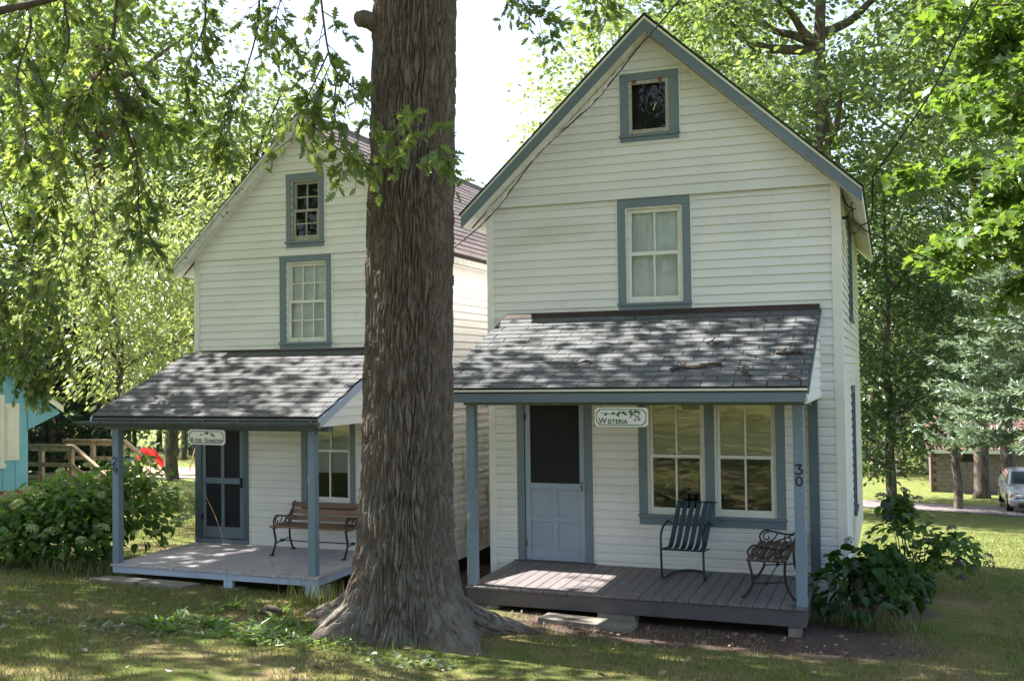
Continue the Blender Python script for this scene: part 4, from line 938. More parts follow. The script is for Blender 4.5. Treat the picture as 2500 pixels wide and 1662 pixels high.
def petal(mb, x, z, a, l, w, y):
    c, s = math.cos(a), math.sin(a); pts = [(0, 0), (.3*l, w/2), (.7*l, w*.45), (l, 0), (.7*l, -w*.45), (.3*l, -w/2)]
    mb.add([(x+p[0]*c-p[1]*s, y, z+p[0]*s+p[1]*c) for p in pts], [tuple(range(6))])
def wis(y):
    tx = MB(); w1 = text_mb(tx, 'W', .078, -.225, -.062, y, bold=.0012); text_mb(tx, 'ISTERIA', .060, -.225+w1+.008, -.062, y, bold=.0012)
    gr = MB(); gr.ribbon(spline([(-.20, y, .03), (-.17, y, .042), (-.11, y, .03), (-.05, y, .028), (.02, y, .038), (.1, y, .05), (.17, y, .042)], 5), .005, (0, -1, 0), 0)
    for x, z, a in ((-.13, .034, 3.5), (-.10, .03, .35), (-.05, .028, -.5), (-.04, .03, .6), (.0, .035, .5), (.02, .036, -.3), (.07, .045, .5), (.09, .047, -.6), (.12, .05, .3), (.15, .045, .2)): petal(gr, x, z, a, .05, .017, y)
    pu = MB()
    for cx_, n_ in ((.085, 3), (.11, 4), (.145, 7), (.18, 7)):
        for k in range(n_): petal(pu, cx_+random.uniform(-.008, .008), .035-k*.012, random.uniform(0, 6.28), .016, .014, y-.0005)
    return [('lettering', 'sign_ink', tx), ('painted_vine', 'sign_green', gr), ('painted_blossom', 'sign_purple', pu)]
sign('hanging_sign', 'white sign with painted vine and purple blossom hanging under the right porch roof', 2.18, 1.845, -2.07, .53, .188, 0.0, wis)
def rose(y):
    tx = MB(); w1 = text_mb(tx, 'R', .072, -.215, -.058, y, bold=.0012); w2 = text_mb(tx, 'OSE', .056, -.215+w1+.007, -.058, y, bold=.0012)
    tx2 = MB(); x = -.215+w1+w2+.05; w3 = text_mb(tx2, 'S', .072, x, -.058, y, bold=.0012); text_mb(tx2, 'HARON', .056, x+w3+.006, -.058, y, bold=.0012)
    of = MB(); text_mb(of, 'of', .036, -.215+w1+w2+.014, -.045, y, shear=.5)
    gr = MB(); gr.ribbon(spline([(-.09, y, .03), (-.06, y, .02), (-.02, y, .04), (.03, y, .045), (.08, y, .03), (.12, y, .02)], 5), .004, (0, -1, 0), 0)
    for xx, z, a in ((-.06, .022, 2.6), (-.03, .035, .9), (.05, .04, .4), (.1, .025, -.6)): petal(gr, xx, z, a, .03, .012, y)
    rd = MB()
    for fx, fz in ((.01, .047), (.085, .024)):
        for k in range(5): petal(rd, fx, fz, k*1.2566, .02, .016, y-.0005)
    return [('lettering', 'sign_ink', tx), ('lettering', 'sign_ink', tx2), ('small_lettering', 'sign_grey', of), ('painted_stem', 'sign_green', gr), ('painted_blossom', 'sign_red', rd)]
sign('hanging_sign', 'white sign with red blossoms hanging from the gutter of the left porch', -2.655, 1.60, -2.09, .50, .172, -.012, rose)

# ------------------------------------------------------------------ porch furniture
def place(o_root, parts, rot):
    o_root.rotation_euler = (0, 0, rot)
def spiral(cx, cz, r0, r1, a0, a1, n=12, y=0):
    return [(0, cx+(r0+(r1-r0)*i/n)*math.cos(a0+(a1-a0)*i/n), cz+(r0+(r1-r0)*i/n)*math.sin(a0+(a1-a0)*i/n)) for i in range(n+1)]
def bench(name, label, loc, rot, L_, wood, seat_h=.34, back_h=.60, dp=.36, nback=3):
    """faces -y, length along x; end frames of cast iron scrolls"""
    t = thing(name, label, 'bench', loc); ORG[t.name] = (0, 0, 0)
    for sx in (-1, 1):
        x = sx*(L_/2-.06); y0, y1 = -dp/2, dp/2; F_ = MB(); sh = lambda pts: [(x, p[1], p[2]) for p in pts]
        rr = .0135
        F_.tube(spline(sh([(0, y0-.05, .0), (0, y0-.01, .05), (0, y0+.04, .16), (0, y0+.01, seat_h-.06), (0, y0+.0, seat_h-.012)]), 5), rr, 7)
        F_.tube(spline(sh([(0, y1+.09, .0), (0, y1+.05, .05), (0, y1+.0, .17), (0, y1+.0, seat_h-.02), (0, y1+.07, back_h*.8), (0, y1+.12, back_h)]), 5), rr, 7)
        F_.bar((x, y0-.02, seat_h-.016), (x, y1+.01, seat_h-.016), .02, .014)
        F_.bar((x, y0+.03, .14), (x, y1+.0, .17), .012, .012); F_.tube([(x-.02, 0, .155), (x+.02, 0, .155)], .02, 8)
        for yy in (y0-.05, y1+.09): F_.box(x-.022, x+.022, yy-.025, yy+.022, 0, .016)
        fr_ = obj('end_frame', F_, 'iron', t, smooth=False)
        A = MB(); a = .0075
        A.tube(spline(sh([(0, y0+.02, seat_h), (0, y0-.005, seat_h+.07), (0, y0+.05, seat_h+.135), (0, y0+.14, seat_h+.125), (0, y1-.04, seat_h+.10), (0, y1+.03, seat_h+.14), (0, y1+.07, seat_h+.17)]), 5), .010, 7)
        A.tube(sh(spiral(y0+.075, seat_h+.065, .055, .012, 1.2, 7.2)), a, 6); A.tube(sh(spiral(y1-.055, seat_h+.05, .052, .012, 2.2, 8.2)), a, 6)
        A.tube(spline(sh([(0, y0+.09, seat_h+.005), (0, y0+.15, seat_h+.05), (0, y0+.19, seat_h+.115)]), 4), a, 6); A.tube(spline(sh([(0, y0+.13, seat_h+.005), (0, y0+.20, seat_h+.03), (0, y1-.0, seat_h+.10)]), 4), a, 6)
        obj('armrest', A, 'iron', fr_)
    ns = 5
    for k in range(ns):
        yc = -dp/2+.02+k*(dp-.03)/(ns-1); mb = MB(); mb.box(-L_/2, L_/2, yc-.032, yc+.032, seat_h-.006, seat_h+.014); obj('seat_slat', mb, wood, t, bev=.004)
    for k in range(nback):
        z = back_h-.045-k*.078; yc = dp/2+.02+.12*(z-seat_h)/(back_h-seat_h); mb = MB(); mb.bar((-L_/2+.03, yc-.02, z), (L_/2-.03, yc-.02, z), .018, .064, (0, .35, 1)); obj('back_slat', mb, wood, t, bev=.004)
    st = MB(); st.tube([(-L_/2+.06, .0, .155), (L_/2-.06, 0, .155)], .007, 6); obj('stretcher', st, 'iron', t)
    t.rotation_euler = (0, 0, rot); ORG[t.name] = tuple(loc); return t
bench('garden_bench', 'wooden slat bench with black iron ends on the left porch', (-2.09, -.66, .056), 0, 1.14, 'bench_wood', .345, .615, .36)
bench('garden_bench', 'small grey slat bench with iron scroll arms by the right porch post', (3.44, -.74, .002), R(-90), 1.12, 'bench_grey_wood', .385, .66, .36)
ch = thing('metal_chair', 'dark teal metal slat chair on a bent tube frame on the right porch', 'chair', (2.5, -.5, 0))
xl, xr = 2.255, 2.715
fr_ = MB()
side = lambda x: [(x, -.30, .60), (x, -.45, .585), (x, -.60, .565), (x, -.70, .50), (x, -.715, .38), (x, -.70, .20), (x, -.675, .07), (x, -.62, .016)]
loop = spline(side(xl)+[(xl+.02, -.42, .016), (xl+.08, -.22, .018), (2.485, -.13, .018), (xr-.08, -.22, .018), (xr-.02, -.42, .016)]+side(xr)[::-1], 5)
fr_.tube(loop, .013, 8); obj('tube_frame', fr_, 'chair_teal', ch, smooth=True)
prof = [(-.70, .345), (-.62, .335), (-.52, .325), (-.44, .33), (-.39, .37), (-.365, .45), (-.345, .58), (-.325, .70), (-.30, .80), (-.285, .825)]
P = spline([(0, a, b) for a, b in prof], 4)
for k in range(6):
    x = xl+.045+k*(xr-xl-.09)/5+.04*0; mb = MB(); n = len(P); vs = []
    for p in P:
        up_ = max(0, (p[2]-.33)/.5); xx = x+.09*up_*1.0
        vs += [(xx-.026, p[1], p[2]), (xx+.026, p[1], p[2]), (xx-.026, p[1]+.004, p[2]-.004), (xx+.026, p[1]+.004, p[2]-.004)]
    mb.add(vs, [f for i in range(n-1) for f in ((4*i, 4*i+1, 4*i+5, 4*i+4), (4*i+2, 4*i+6, 4*i+7, 4*i+3), (4*i, 4*i+4, 4*i+6, 4*i+2), (4*i+1, 4*i+3, 4*i+7, 4*i+5))])
    obj('slat', mb, 'chair_teal', ch)
for (yy, zz, sh_) in ((-.69, .338, 0), (-.345, .565, .045), (-.29, .815, .088)):
    mb = MB(); mb.tube([(xl+.01+sh_, yy+.008, zz), (xr-.0+sh_, yy+.008, zz)], .009, 6); obj('cross_bar', mb, 'chair_teal', ch)
for x in (xl, xr):
    mb = MB(); mb.tube([(x, -.69, .338), (x+.02, -.45, .325)], .009, 6); mb.tube([(x+.045, -.345, .575), (x, -.30, .60)], .009, 6); obj('bracket', mb, 'chair_teal', ch)

# ------------------------------------------------------------------ overhead cables
def cable(pts, r, label, per=8):
    P = spline(pts, per); mb = MB(); c = pts[0]; mb.tube(P, r, 6); o = obj('overhead_cable', mb, 'cable', loc=c); tag(o, label, 'cable'); return o
cA = [(4.4,-.9,8.4),(2.91,-.62,6.77),(2.55,-.62,6.38),(2.23,-.60,6.06),(2.06,-.58,5.91),(1.59,-.56,5.41),(1.24,-.54,5.14),(.82,-.52,4.81),(.27,-.50,4.2),(-.17,-.45,3.88),(-.46,-.41,3.72)]
cable(cA, .008, 'twisted service cable running down across the gable of the cream cottage')
P = spline(cA, 14); tw = [p+Vector((math.cos(i*.9)*.012, 0, math.sin(i*.9)*.012)) for i, p in enumerate(P)]
mb = MB(); mb.tube(tw, .005, 5); o = obj('overhead_cable', mb, 'pebble', loc=tuple(P[0])); tag(o, 'pale wire wound round the service cable before the gable', 'cable')
cable([(4.36,.6,3.92),(4.45,.6,3.96),(4.49,.6,4.05),(4.51,.4,4.42),(4.6,.2,4.52),(5.09,-.5,5.09),(5.3,-1.0,5.42),(5.48,-1.5,5.67),(5.69,-2.2,5.89),(6.5,-5,6.6)], .009, 'black cable rising from the right eave to the top of the picture')
cable([(4.36,.6,3.92),(4.47,1.0,3.87),(5.06,2.5,3.73),(6.26,5.0,3.39),(7.34,7.0,3.12),(11,14,2.8)], .009, 'black cable dropping from the right eave toward the spruce')
cable([(4.13,.55,4.27),(4.17,.55,4.26),(4.22,.55,4.16),(4.28,.55,4.11),(4.31,.55,4.11)], .008, 'short cable end looped under the right eave')
cable([(4.40,.52,4.31),(4.35,.5,4.26),(4.33,.5,4.21),(4.27,.5,4.16),(4.28,.5,4.07),(4.29,.52,3.98),(4.36,.6,3.92)], .007, 'thin cable hanging in a bow below the right fascia end')
cable([(4.28,.55,4.11),(4.24,.55,4.07),(4.21,.55,3.99),(4.21,.55,3.9),(4.23,.55,3.84),(4.29,.55,3.83),(4.34,.55,3.86),(4.36,.6,3.92)], .006, 'round loose cable loop beside the right wall')
mb = MB(); mb.tube([(4.165, .45, 4.0), (4.21, .45, 4.0)], .018, 8); mb.tube([(4.21, .45, 4.0), (4.235, .45, 4.0)], .026, 8); o = obj('cable_insulator', mb, 'iron', loc=(4.165, .45, 4.0)); tag(o, 'small black insulator on the right wall under the eave', 'insulator')

# ------------------------------------------------------------------ twigs on the right porch roof
def on_roof(x, y): return 2.133+(2.978-2.133)*(y+2.123)/2.123+.03
for i, (x, y, a, ln, lab) in enumerate(((2.85, -1.72, .25, .5, 'longest dead branch lying on the right porch roof'), (3.33, -1.85, -.9, .22, 'forked twig low on the right porch roof'), (3.72, -1.40, .05, .26, 'short bark stick at the right end of the porch roof'),
        (3.78, -1.98, -.4, .2, 'small twig at the lower right corner of the porch roof'), (1.62, -1.6, .7, .25, 'curved thin twig left of the middle of the porch roof'), (2.95, -1.1, 0, .18, 'small dead leaf twig high on the porch roof'))):
    mb = MB(); P = [Vector((x+ln*(s-.5)*math.cos(a), y+ln*(s-.5)*math.sin(a)*1.0, 0)) for s in (0, .25, .5, .75, 1)]
    for k, p in enumerate(P): p.y += .02*math.sin(k*2.1+i); p.z = on_roof(p.x, p.y)+.012*(k % 2)
    r_ = .018 if i in (0, 2) else .010
    mb.tube(spline(P, 3), r_, 5)
    for k in range(4 if i < 2 else 2):
        b = P[1+k % 3]; q = b+Vector((.08*math.cos(a+1.2*(-1)**k+k), .08*math.sin(a+1.2*(-1)**k+k), 0)); q.z = on_roof(q.x, q.y)+.02; mb.tube([b, q], r_*.6, 5)
    o = obj('fallen_twig', mb, 'twig', loc=tuple(P[0])); tag(o, lab, 'twig', 'twigs on the porch roof')
# ------------------------------------------------------------------ background trees
def bg_tree(name, label, x, y, h, tr, cz0, cz1, rx, ry, mat, nclump, nleaf, sig, size, seed, bark='bark_bg', nlimb=9, kind='quad', lean=(0, 0), group=None, droop=.3, up=.8, lo=.3, shape=1., cxy=(0, 0), reject=None, fork=False):
    rg = np.random.default_rng(seed); z = gz(x, y); t = thing(name, label, 'tree', (x, y, z), group)
    mb = MB(); n = 9; top = z+h*.86
    P = [Vector((x+lean[0]*(i/n)**1.3+rg.normal()*.05*(i > 0), y+lean[1]*(i/n)+rg.normal()*.05*(i > 0), z-.2+(top-z)*i/n)) for i in range(n+1)]
    Q = spline(P, 3); mb.tube(Q, [tr*(1.25 if i == 0 else 1)*(1-.82*(i/(len(Q)-1))**.9) for i in range(len(Q))], 10); obj('trunk', mb, bark, t, smooth=True)
    crown_part(t, rg, x+cxy[0], y+cxy[1], z, nclump, rx, ry, z+cz0, z+cz1, top, mat, nleaf, sig, size, bark, nlimb, tr, kind, droop=droop, up=up, lo=lo, shape=shape, trunkx=(x, y), reject=reject)
    return t
S1 = (.55, .55, .22); S2 = (.7, .7, .3)
TG = 'trees behind the cottages'
bg_tree('leafy_tree', 'bright yellow-green leafy tree just left of the left cottage', -9.3, 3.97, 7.6, .10, 2.4, 7.4, 3.0, 2.6, 'leaf_lime', 150, 110, (.40, .40, .17), .15, 21, kind='lance', droop=.55, lo=.25, cxy=(.7, .5))
bg_tree('tall_tree', 'tall brown-trunked tree rising above the blue house', -15.3, 9.9, 20, .34, 6, 20, 3.7, 3.7, 'leaf_mid', 140, 100, S1, .21, 22, 'bark_brown', 12)
bg_tree('leafy_tree', 'pale grey-green tree high behind the left cottage roof', -14.6, 15.5, 15, .24, 4, 15, 4.4, 4.0, 'leaf_grey', 180, 100, S1, .21, 23, nlimb=14, lo=.2, cxy=(0, 0))
bg_tree('leafy_tree', 'rounded light green tree right behind the left cottage gable', -13.2, 19.5, 12, .2, 3, 12.2, 3.8, 3.6, 'leaf_mid', 150, 100, S1, .22, 24)
bg_tree('tall_tree', 'tall hazy tree farthest back on the left', -23.3, 22.8, 15, .30, 4, 15, 5.0, 4.6, 'leaf_grey', 150, 100, S2, .26, 25)
bg_tree('tall_tree', 'dense dark tree behind the blue house', -23.7, 16.2, 20, .34, 3.5, 20, 6, 5, 'leaf_mid', 140, 100, S2, .26, 26)
bg_tree('leafy_tree', 'low spreading tree left of the blue house roof', -18.2, 8.6, 11, .22, 3.2, 11, 4.0, 3.6, 'leaf_lime', 120, 100, S1, .17, 27, droop=.5)
bg_tree('leafy_tree', 'small round far tree in the gap beside the oak trunk', -14.0, 33, 14.4, .22, 6, 14.6, 3.4, 3.2, 'leaf_mid', 90, 80, S2, .24, 28)
bg_tree('tall_tree', 'big tree with pale branching trunk above the right roof slope', 2.75, 21.6, 26, .42, 6.5, 27, 8.4, 6.5, 'leaf_mid', 330, 130, (.65, .65, .26), .24, 29, 'bark_bg', 9, lo=.2, lean=(.2, 0), reject=lambda c, rg: c[1] < 22 and abs((c[0]-2.75)-.05*(c[1]-21.6)) < .7 and c[2] < 13)
bg_tree('leafy_tree', 'sunlit feathery tree left of the right cottage peak', -3.6, 21.5, 16.5, .2, 8, 17, 3.6, 3.4, 'leaf_lime', 130, 90, (.5, .5, .25), .2, 30, nlimb=14)
bg_tree('tall_tree', 'bright dense tree behind the right side of the cream cottage roof', 9.0, 33.5, 24, .32, 8, 25, 6.0, 5, 'leaf_mid', 230, 110, S2, .26, 39, 'bark_bg', 8)
bg_tree('tall_tree', 'pale green tree directly behind the right cottage peak', -1.6, 34, 22, .3, 10, 23, 4.6, 4.4, 'leaf_grey', 170, 110, S2, .26, 40, 'bark_bg', 8)
bg_tree('tall_tree', 'straight dark-trunked tree beyond the concrete block shed', 8.4, 38.7, 23, .36, 6, 23, 5.0, 5, 'leaf_dark', 110, 80, S2, .2, 31, 'bark_bg', 18, lo=.2)
bg_tree('leafy_tree', 'dark shady tree beyond the right wall of the cream cottage', 4.6, 25.5, 13, .2, 1.0, 12.5, 3.4, 3.2, 'leaf_dark', 150, 100, S1, .2, 32)
bg_tree('leafy_tree', 'light mid-height tree between the right cottage and the spruce', 6.9, 29.5, 12, .18, 2.6, 12, 3.4, 3, 'leaf_grey', 120, 100, S1, .2, 33)
bg_tree('tall_tree', 'tall thin trunk standing at the wood edge, left of a pair', 3.6, 52, 20, .26, 5, 20, 3.6, 3.6, 'leaf_dark', 70, 70, S2, .26, 34)
bg_tree('tall_tree', 'tall thin trunk standing at the wood edge, right of a pair', 5.1, 54.5, 21, .30, 5, 21, 3.8, 3.8, 'leaf_dark', 70, 70, S2, .26, 35)
bg_tree('tall_tree', 'tall tree above the spruce at the right edge', 12.6, 31, 21, .36, 8, 21, 5.2, 5, 'leaf_mid', 120, 90, S2, .19, 36)
bg_tree('leafy_tree', 'dark tree at the playground edge seen under the left porch roof', -36, 45, 12, .28, 2.6, 12, 5.0, 4, 'leaf_dark', 90, 80, S2, .28, 37)
bg_tree('leafy_tree', 'broad tree behind the playground swings', -28, 47, 13, .28, 2.6, 13, 5.5, 4, 'leaf_mid', 90, 80, S2, .28, 38)
# near maple whose trunk stands right of the picture: sprays of big bright leaves reach in
def maple():
    x, y = 8.35, 4.9; z = gz(x, y); t = thing('maple_tree', 'bright green maple reaching in from the right edge above the spruce', 'tree', (x, y, z)); rg = np.random.default_rng(44)
    mb = MB(); P = spline([(x, y, z-.2), (x+.05, y, z+3), (x-.05, y+.1, z+7), (x, y, z+12)], 5); mb.tube(P, [.26*(1-.7*i/(len(P)-1)) for i in range(len(P))], 12); obj('trunk', mb, 'bark_bg', t, smooth=True)
    LP, LD, LN, LS = [], [], [], []
    for k in range(48):
        h = rg.uniform(4.4, 9.8); a = rg.uniform(2.2, 4.0) if k < 40 else rg.uniform(0, 6.28); ln = rg.uniform(1.6, 3.6)*(1 if h < 8 else .75)
        tip = Vector((x+ln*math.cos(a), y+ln*math.sin(a), z+h+rg.uniform(-.3, .9)-.05*ln)); b0 = Vector((x, y, z+h))
        pts = [b0.lerp(tip, s)+Vector((0, 0, .35*math.sin(s*3.1))) for s in (0, .3, .6, .85, 1)]; B = spline(pts, 4)
        mb = MB(); mb.tube(B, [.045*(1-.85*i/(len(B)-1)) for i in range(len(B))], 6)
        for j in range(26):
            f = rg.uniform(.3, 1); i = min(int(f*(len(B)-1)), len(B)-2); p = B[i]; tan = (B[i+1]-B[i]).normalized()
            sd = tan.cross(Vector((0, 0, 1))).normalized()*rg.choice([-1, 1]); d = (sd*.8+tan*.7+Vector(rg.normal(size=3)*.15)).normalized(); tl = rg.uniform(.25, .7)
            mb.tube([p, p+d*tl*.6, p+d*tl+Vector((0, 0, -.06))], [.006, .004, .003], 4)
            for q in range(int(rg.integers(9, 15))):
                s = rg.uniform(.2, 1.05); LP.append(p+d*tl*s+Vector(rg.normal(size=3)*.06)); LD.append(d*.5+Vector(rg.normal(size=3)*.6)+Vector((0, 0, -.3))); LN.append(Vector(rg.normal(size=3)*.32)+Vector((0, 0, 1))); LS.append(rg.uniform(.11, .19))
        obj('limb', mb, 'bark_bg', t, smooth=True)
    V, F = leaves(np.array(LP), np.array(LD), np.array(LN), np.array(LS), 'maple'); big_mesh('crown', V, F, 'leaf_maple', t)
maple()
def conifer(name, label, x, y, h, r, z_low, mat, seed, levels=30, per=11, bark='bark_bg', shoot=.17, dens=1.):
    rg = np.random.default_rng(seed); z = gz(x, y); t = thing(name, label, 'tree', (x, y, z)); mb = MB()
    mb.tube([(x, y, z-.2), (x, y, z+h*.5), (x, y, z+h)], [.2, .12, .02], 9); obj('trunk', mb, bark, t, smooth=True)
    pos, dr, nr, sz = [], [], [], []; wood = MB()
    for l in range(levels):
        f = (l+.5)/levels; zz = z+z_low+(h-z_low)*f; R_ = r*(1-f)**.85+.15; n = max(4, int(per*(1-.55*f)))
        for k in range(n):
            a = 2*math.pi*(k+rg.uniform(-.3, .3))/n+l*1.7; L_ = R_*rg.uniform(.78, 1.08); d = Vector((math.cos(a), math.sin(a), 0)); sd = Vector((-d.y, d.x, 0))
            axis = [Vector((x, y, zz+rg.uniform(-.1, .1)))+d*L_*s+Vector((0, 0, -.22*L_*s+.20*L_*s*s*s)) for s in np.linspace(0, 1, 7)]
            wood.tube(axis, [.022*(1-s*.9) for s in np.linspace(0, 1, 7)], 4)
            m = int(max(6, L_*17*dens))
            for j in range(m):
                s = rg.uniform(.25, 1)**.75; i = min(int(s*6), 5); p = axis[i].lerp(axis[i+1], s*6-i); w = (1-s)*.5*L_+.08; q = rg.choice([-1, 1])
                ln = rg.uniform(.25, 1)*w; dd = (sd*q*.8+d*.8).normalized()
                for e in range(max(1, int(ln/.10))):
                    b = p+dd*ln*(e+rg.random())/max(1, int(ln/.10))+Vector((0, 0, -.18*ln*rg.random()))
                    for c in range(3):
                        pos.append(b); dr.append(dd+Vector(rg.normal(size=3)*.35)+Vector((0, 0, .05))); nr.append(rg.normal(size=3)); sz.append(shoot*rg.uniform(.6, 1.2))
    obj('boughs', wood, bark, t, kind='stuff')
    V, F = leaves(np.array(pos), np.array(dr), np.array(nr), np.array(sz), 'needle'); big_mesh('crown', V, F, mat, t)
conifer('spruce_tree', 'blue-green spruce with layered boughs at the right edge', 8.0, 10.2, 10.5, 2.95, 2.3, 'needle_blue', 51, 19, 10, dens=2.0)
conifer('hemlock_tree', 'dark evergreen beside the wooden deck of the blue house', -14.6, 7.5, 9.5, 1.9, .9, 'needle_green', 52, 26, 10, shoot=.16, dens=1.1)
conifer('hemlock_tree', 'smaller dark evergreen right of the wooden deck', -15.4, 8.6, 7.0, 1.4, .7, 'needle_green', 53, 20, 9, shoot=.16)
# shade trees out of the picture on the left, where the sun stands
hole2 = lambda c, rg: (c[1] > -2.6 and c[1] < .6 and rg.random() < .3)
bg_tree('shade_tree', 'spreading oak beyond the left edge that shades the lawn', -12.5, -4.2, 13, .4, 6.8, 13, 5.4, 5.6, 'leaf_oak', 330, 66, (.55, .55, .28), .24, 61, 'bark_bg', 12, reject=lambda c, rg: c[0] > -7.8 or hole(c, rg))
bg_tree('shade_tree', 'second oak beyond the left edge, nearer the camera', -7.5, -11.5, 16, .35, 6.8, 16.5, 5.4, 4.8, 'leaf_oak', 200, 66, (.55, .55, .28), .2, 62, 'bark_bg', 10)
BG2 = 'trees up the slope behind the viewer'
for k, (x_, y_) in enumerate(((-9, -34), (1, -38), (11, -35), (20, -31), (-19, -30))):
    bg_tree('slope_tree', ['dark tree up the slope mirrored in the left attic window', 'dark tree up the slope mirrored in the right attic window', 'dark tree up the slope behind the viewer, right of the middle', 'farthest right dark tree on the slope behind the viewer', 'farthest left dark tree on the slope behind the viewer'][k], x_, y_, 17, .3, 2.5, 17, 5.2, 4, 'leaf_dark', 140, 60, S2, .36, 63+k, 'bark_bg', 5)
# far wood: one mass
def woods():
    rg = np.random.default_rng(71); C = []; tr = MB()
    for a0, a1, d0, d1, n, hh in ((-58, -24, 76, 105, 95, 16), (-24, -14, 70, 100, 22, 9), (-14, 12, 66, 100, 80, 17)):
        for k in range(n):
            a = R(rg.uniform(a0, a1)); d = rg.uniform(d0, d1); x = 4.6+d*math.sin(a); y = -11.6+d*math.cos(a); z = gz(x, y); h = hh*rg.uniform(.7, 1.15)
            tr.tube([(x, y, z-.3), (x, y, z+h*.8)], [.22, .08], 5)
            for j in range(16):
                p = rg.normal(size=3); p /= np.linalg.norm(p); C.append((x+3.4*p[0], y+3.4*p[1], z+1.0+(h-1.0)*(.5+.5*p[2]*rg.random()**.4)))
    V, F = cloud(rg, np.array(C), 30, (1.0, 1.0, .6), .48, .8, 'quad', .3)
    o = big_mesh('far_woods', V, F, 'leaf_dark', kind='stuff'); tag(o, 'dark belt of woodland far behind everything', 'woods')
    o = obj('far_woods_trunks', tr, 'bark_bg', kind='stuff'); tag(o, 'many thin trunks inside the far woodland', 'woods')
    # undergrowth along the wood edge on the right
    C = [];
    for k in range(200):
        x = rg.uniform(-8, 16); y = rg.uniform(50, 62); C.append((x, y, gz(x, y)+rg.uniform(.2, 2.4)))
    V, F = cloud(rg, np.array(C), 40, (.7, .7, .45), .24, .8, 'quad', .3); o = big_mesh('undergrowth', V, F, 'leaf_mid', kind='stuff'); tag(o, 'low green undergrowth along the edge of the wood', 'undergrowth')
woods()

# ------------------------------------------------------------------ hydrangeas
def leaf_meshes(kind, mat, names='leaf', n=3):
    out = []
    sv, sf = SH[kind]
    for k in range(n):
        mb = MB(); mb.v = [(v[0], v[1]*(.9+.15*k), v[2]*(.7+.4*k)-.12*k*v[0]**2) for v in sv]; mb.f = [tuple(f) for f in sf]
        me = mesh_of(names, mb, smooth=False); me.materials.append(MATS[mat]); out.append(me)
    return out
def bloom_mesh(mat, seed):
    rg = np.random.default_rng(seed); n = 90; p = unit(rg.normal(size=(n, 3))); p[:, 2] = np.abs(p[:, 2])*.8-.25
    t = np.cross(p, rg.normal(size=(n, 3))); V, F = leaves(p*.9-unit(t)*.14, t, p, .34, 'quad')
    mb = MB(); mb.v = [tuple(v) for v in V]; mb.f = [tuple(f) for f in F]; me = mesh_of('flower_head', mb); me.materials.append(MATS[mat]); return me
def hydrangea(label, x, y, rx, ry, h, nleaf, nstuff, lsize, nbloom, bsize, lmat_, bmat, seed, blobs=None, nstem=22, low=.12):
    rg = np.random.default_rng(seed); z = gz(x, y); t = thing('hydrangea_bush', label, 'bush', (x, y, z))
    ms = leaf_meshes('ovate', lmat_); bm = [bloom_mesh(bmat, seed+k) for k in range(2)]
    blobs = blobs or [(0, 0, h*.45, rx, ry, h*.55)]
    def surf(inner=.75):
        b = blobs[rg.integers(len(blobs))]; p = unit(rg.normal(size=3)[None])[0]
        if p[2] < -.75: p[2] *= -.6
        s = rg.uniform(inner, 1.0); return np.array([x+b[0]+b[3]*p[0]*s, y+b[1]+b[4]*p[1]*s, max(z+b[2]+b[5]*p[2]*s, z+low)]), p
    for k in range(nstem):
        c, p = surf(.3); mb = MB(); a = rg.uniform(0, 6.28); b0 = Vector((x+.25*rx*math.cos(a), y+.25*ry*math.sin(a), z-.03)); tip = Vector(c)
        mb.tube(spline([b0, b0.lerp(tip, .5)+Vector((0, 0, .12)), tip], 4), .006, 5); obj('stem', mb, 'twig', t)
    view = Vector((4.636, -11.657, 2.318))-Vector((x, y, z)); view.normalize(); cnt = 0; P, D, Nn, Sz = [], [], [], []
    while cnt < nleaf or len(P) < nstuff:
        c, p = surf(.8 if cnt < nleaf else .35); front = p@np.array(view)
        d = Vector(p*np.array([1, 1, .25]))+Vector(rg.normal(size=3)*.45)+Vector((0, 0, -.35)); nn = Vector(p*.55)+Vector((0, 0, .7))+Vector(rg.normal(size=3)*.3); s = lsize*rg.uniform(.65, 1.2)
        if cnt < nleaf and front > -.05:
            xx = d.normalized(); n = (nn-xx*xx.dot(nn)).normalized(); yy = n.cross(xx)
            inst('leaf', ms[cnt % 3], t, c-np.array(xx)*s*.5, Matrix((xx, yy, n)).transposed().to_quaternion(), float(s)); cnt += 1
        elif len(P) < nstuff: P.append(c-np.array(d.normalized())*s*.5); D.append(d); Nn.append(nn); Sz.append(s)
    V, F = leaves(np.array(P), np.array(D), np.array(Nn), np.array(Sz), 'ovate'); big_mesh('foliage', V, F, lmat_, t, kind='stuff')
    k = 0
    while k < nbloom:
        c, p = surf(.95)
        if p@np.array(view) < -.15 or c[2] < z+.3: continue
        inst('flower_head', bm[k % 2], t, c+p*.07, (rg.normal()*.3, rg.normal()*.3, rg.uniform(0, 6)), float(bsize*rg.uniform(.75, 1.25))); k += 1
hydrangea('big hydrangea bush with pale green flower heads left of the lavender porch', -5.15, -1.45, 1.2, .9, 1.15, 290, 3000, .12, 60, .085, 'leaf_hydr', 'bloom_cream', 81,
          blobs=[(-.75, -.25, .38, .75, .6, .56), (.0, -.05, .56, .75, .6, .68), (.15, .8, .66, .75, .6, .76), (-.4, .2, .50, .95, .7, .66)], low=.04)
hydrangea('small dark hydrangea with large drooping leaves at the right porch corner', 4.32, -.62, .5, .45, .85, 170, 200, .155, 9, .055, 'leaf_hydr_dark', 'bloom_faded', 82,
          blobs=[(-.05, -.1, .42, .50, .42, .42), (.25, .15, .42, .45, .4, .34)], nstem=16, low=.16)
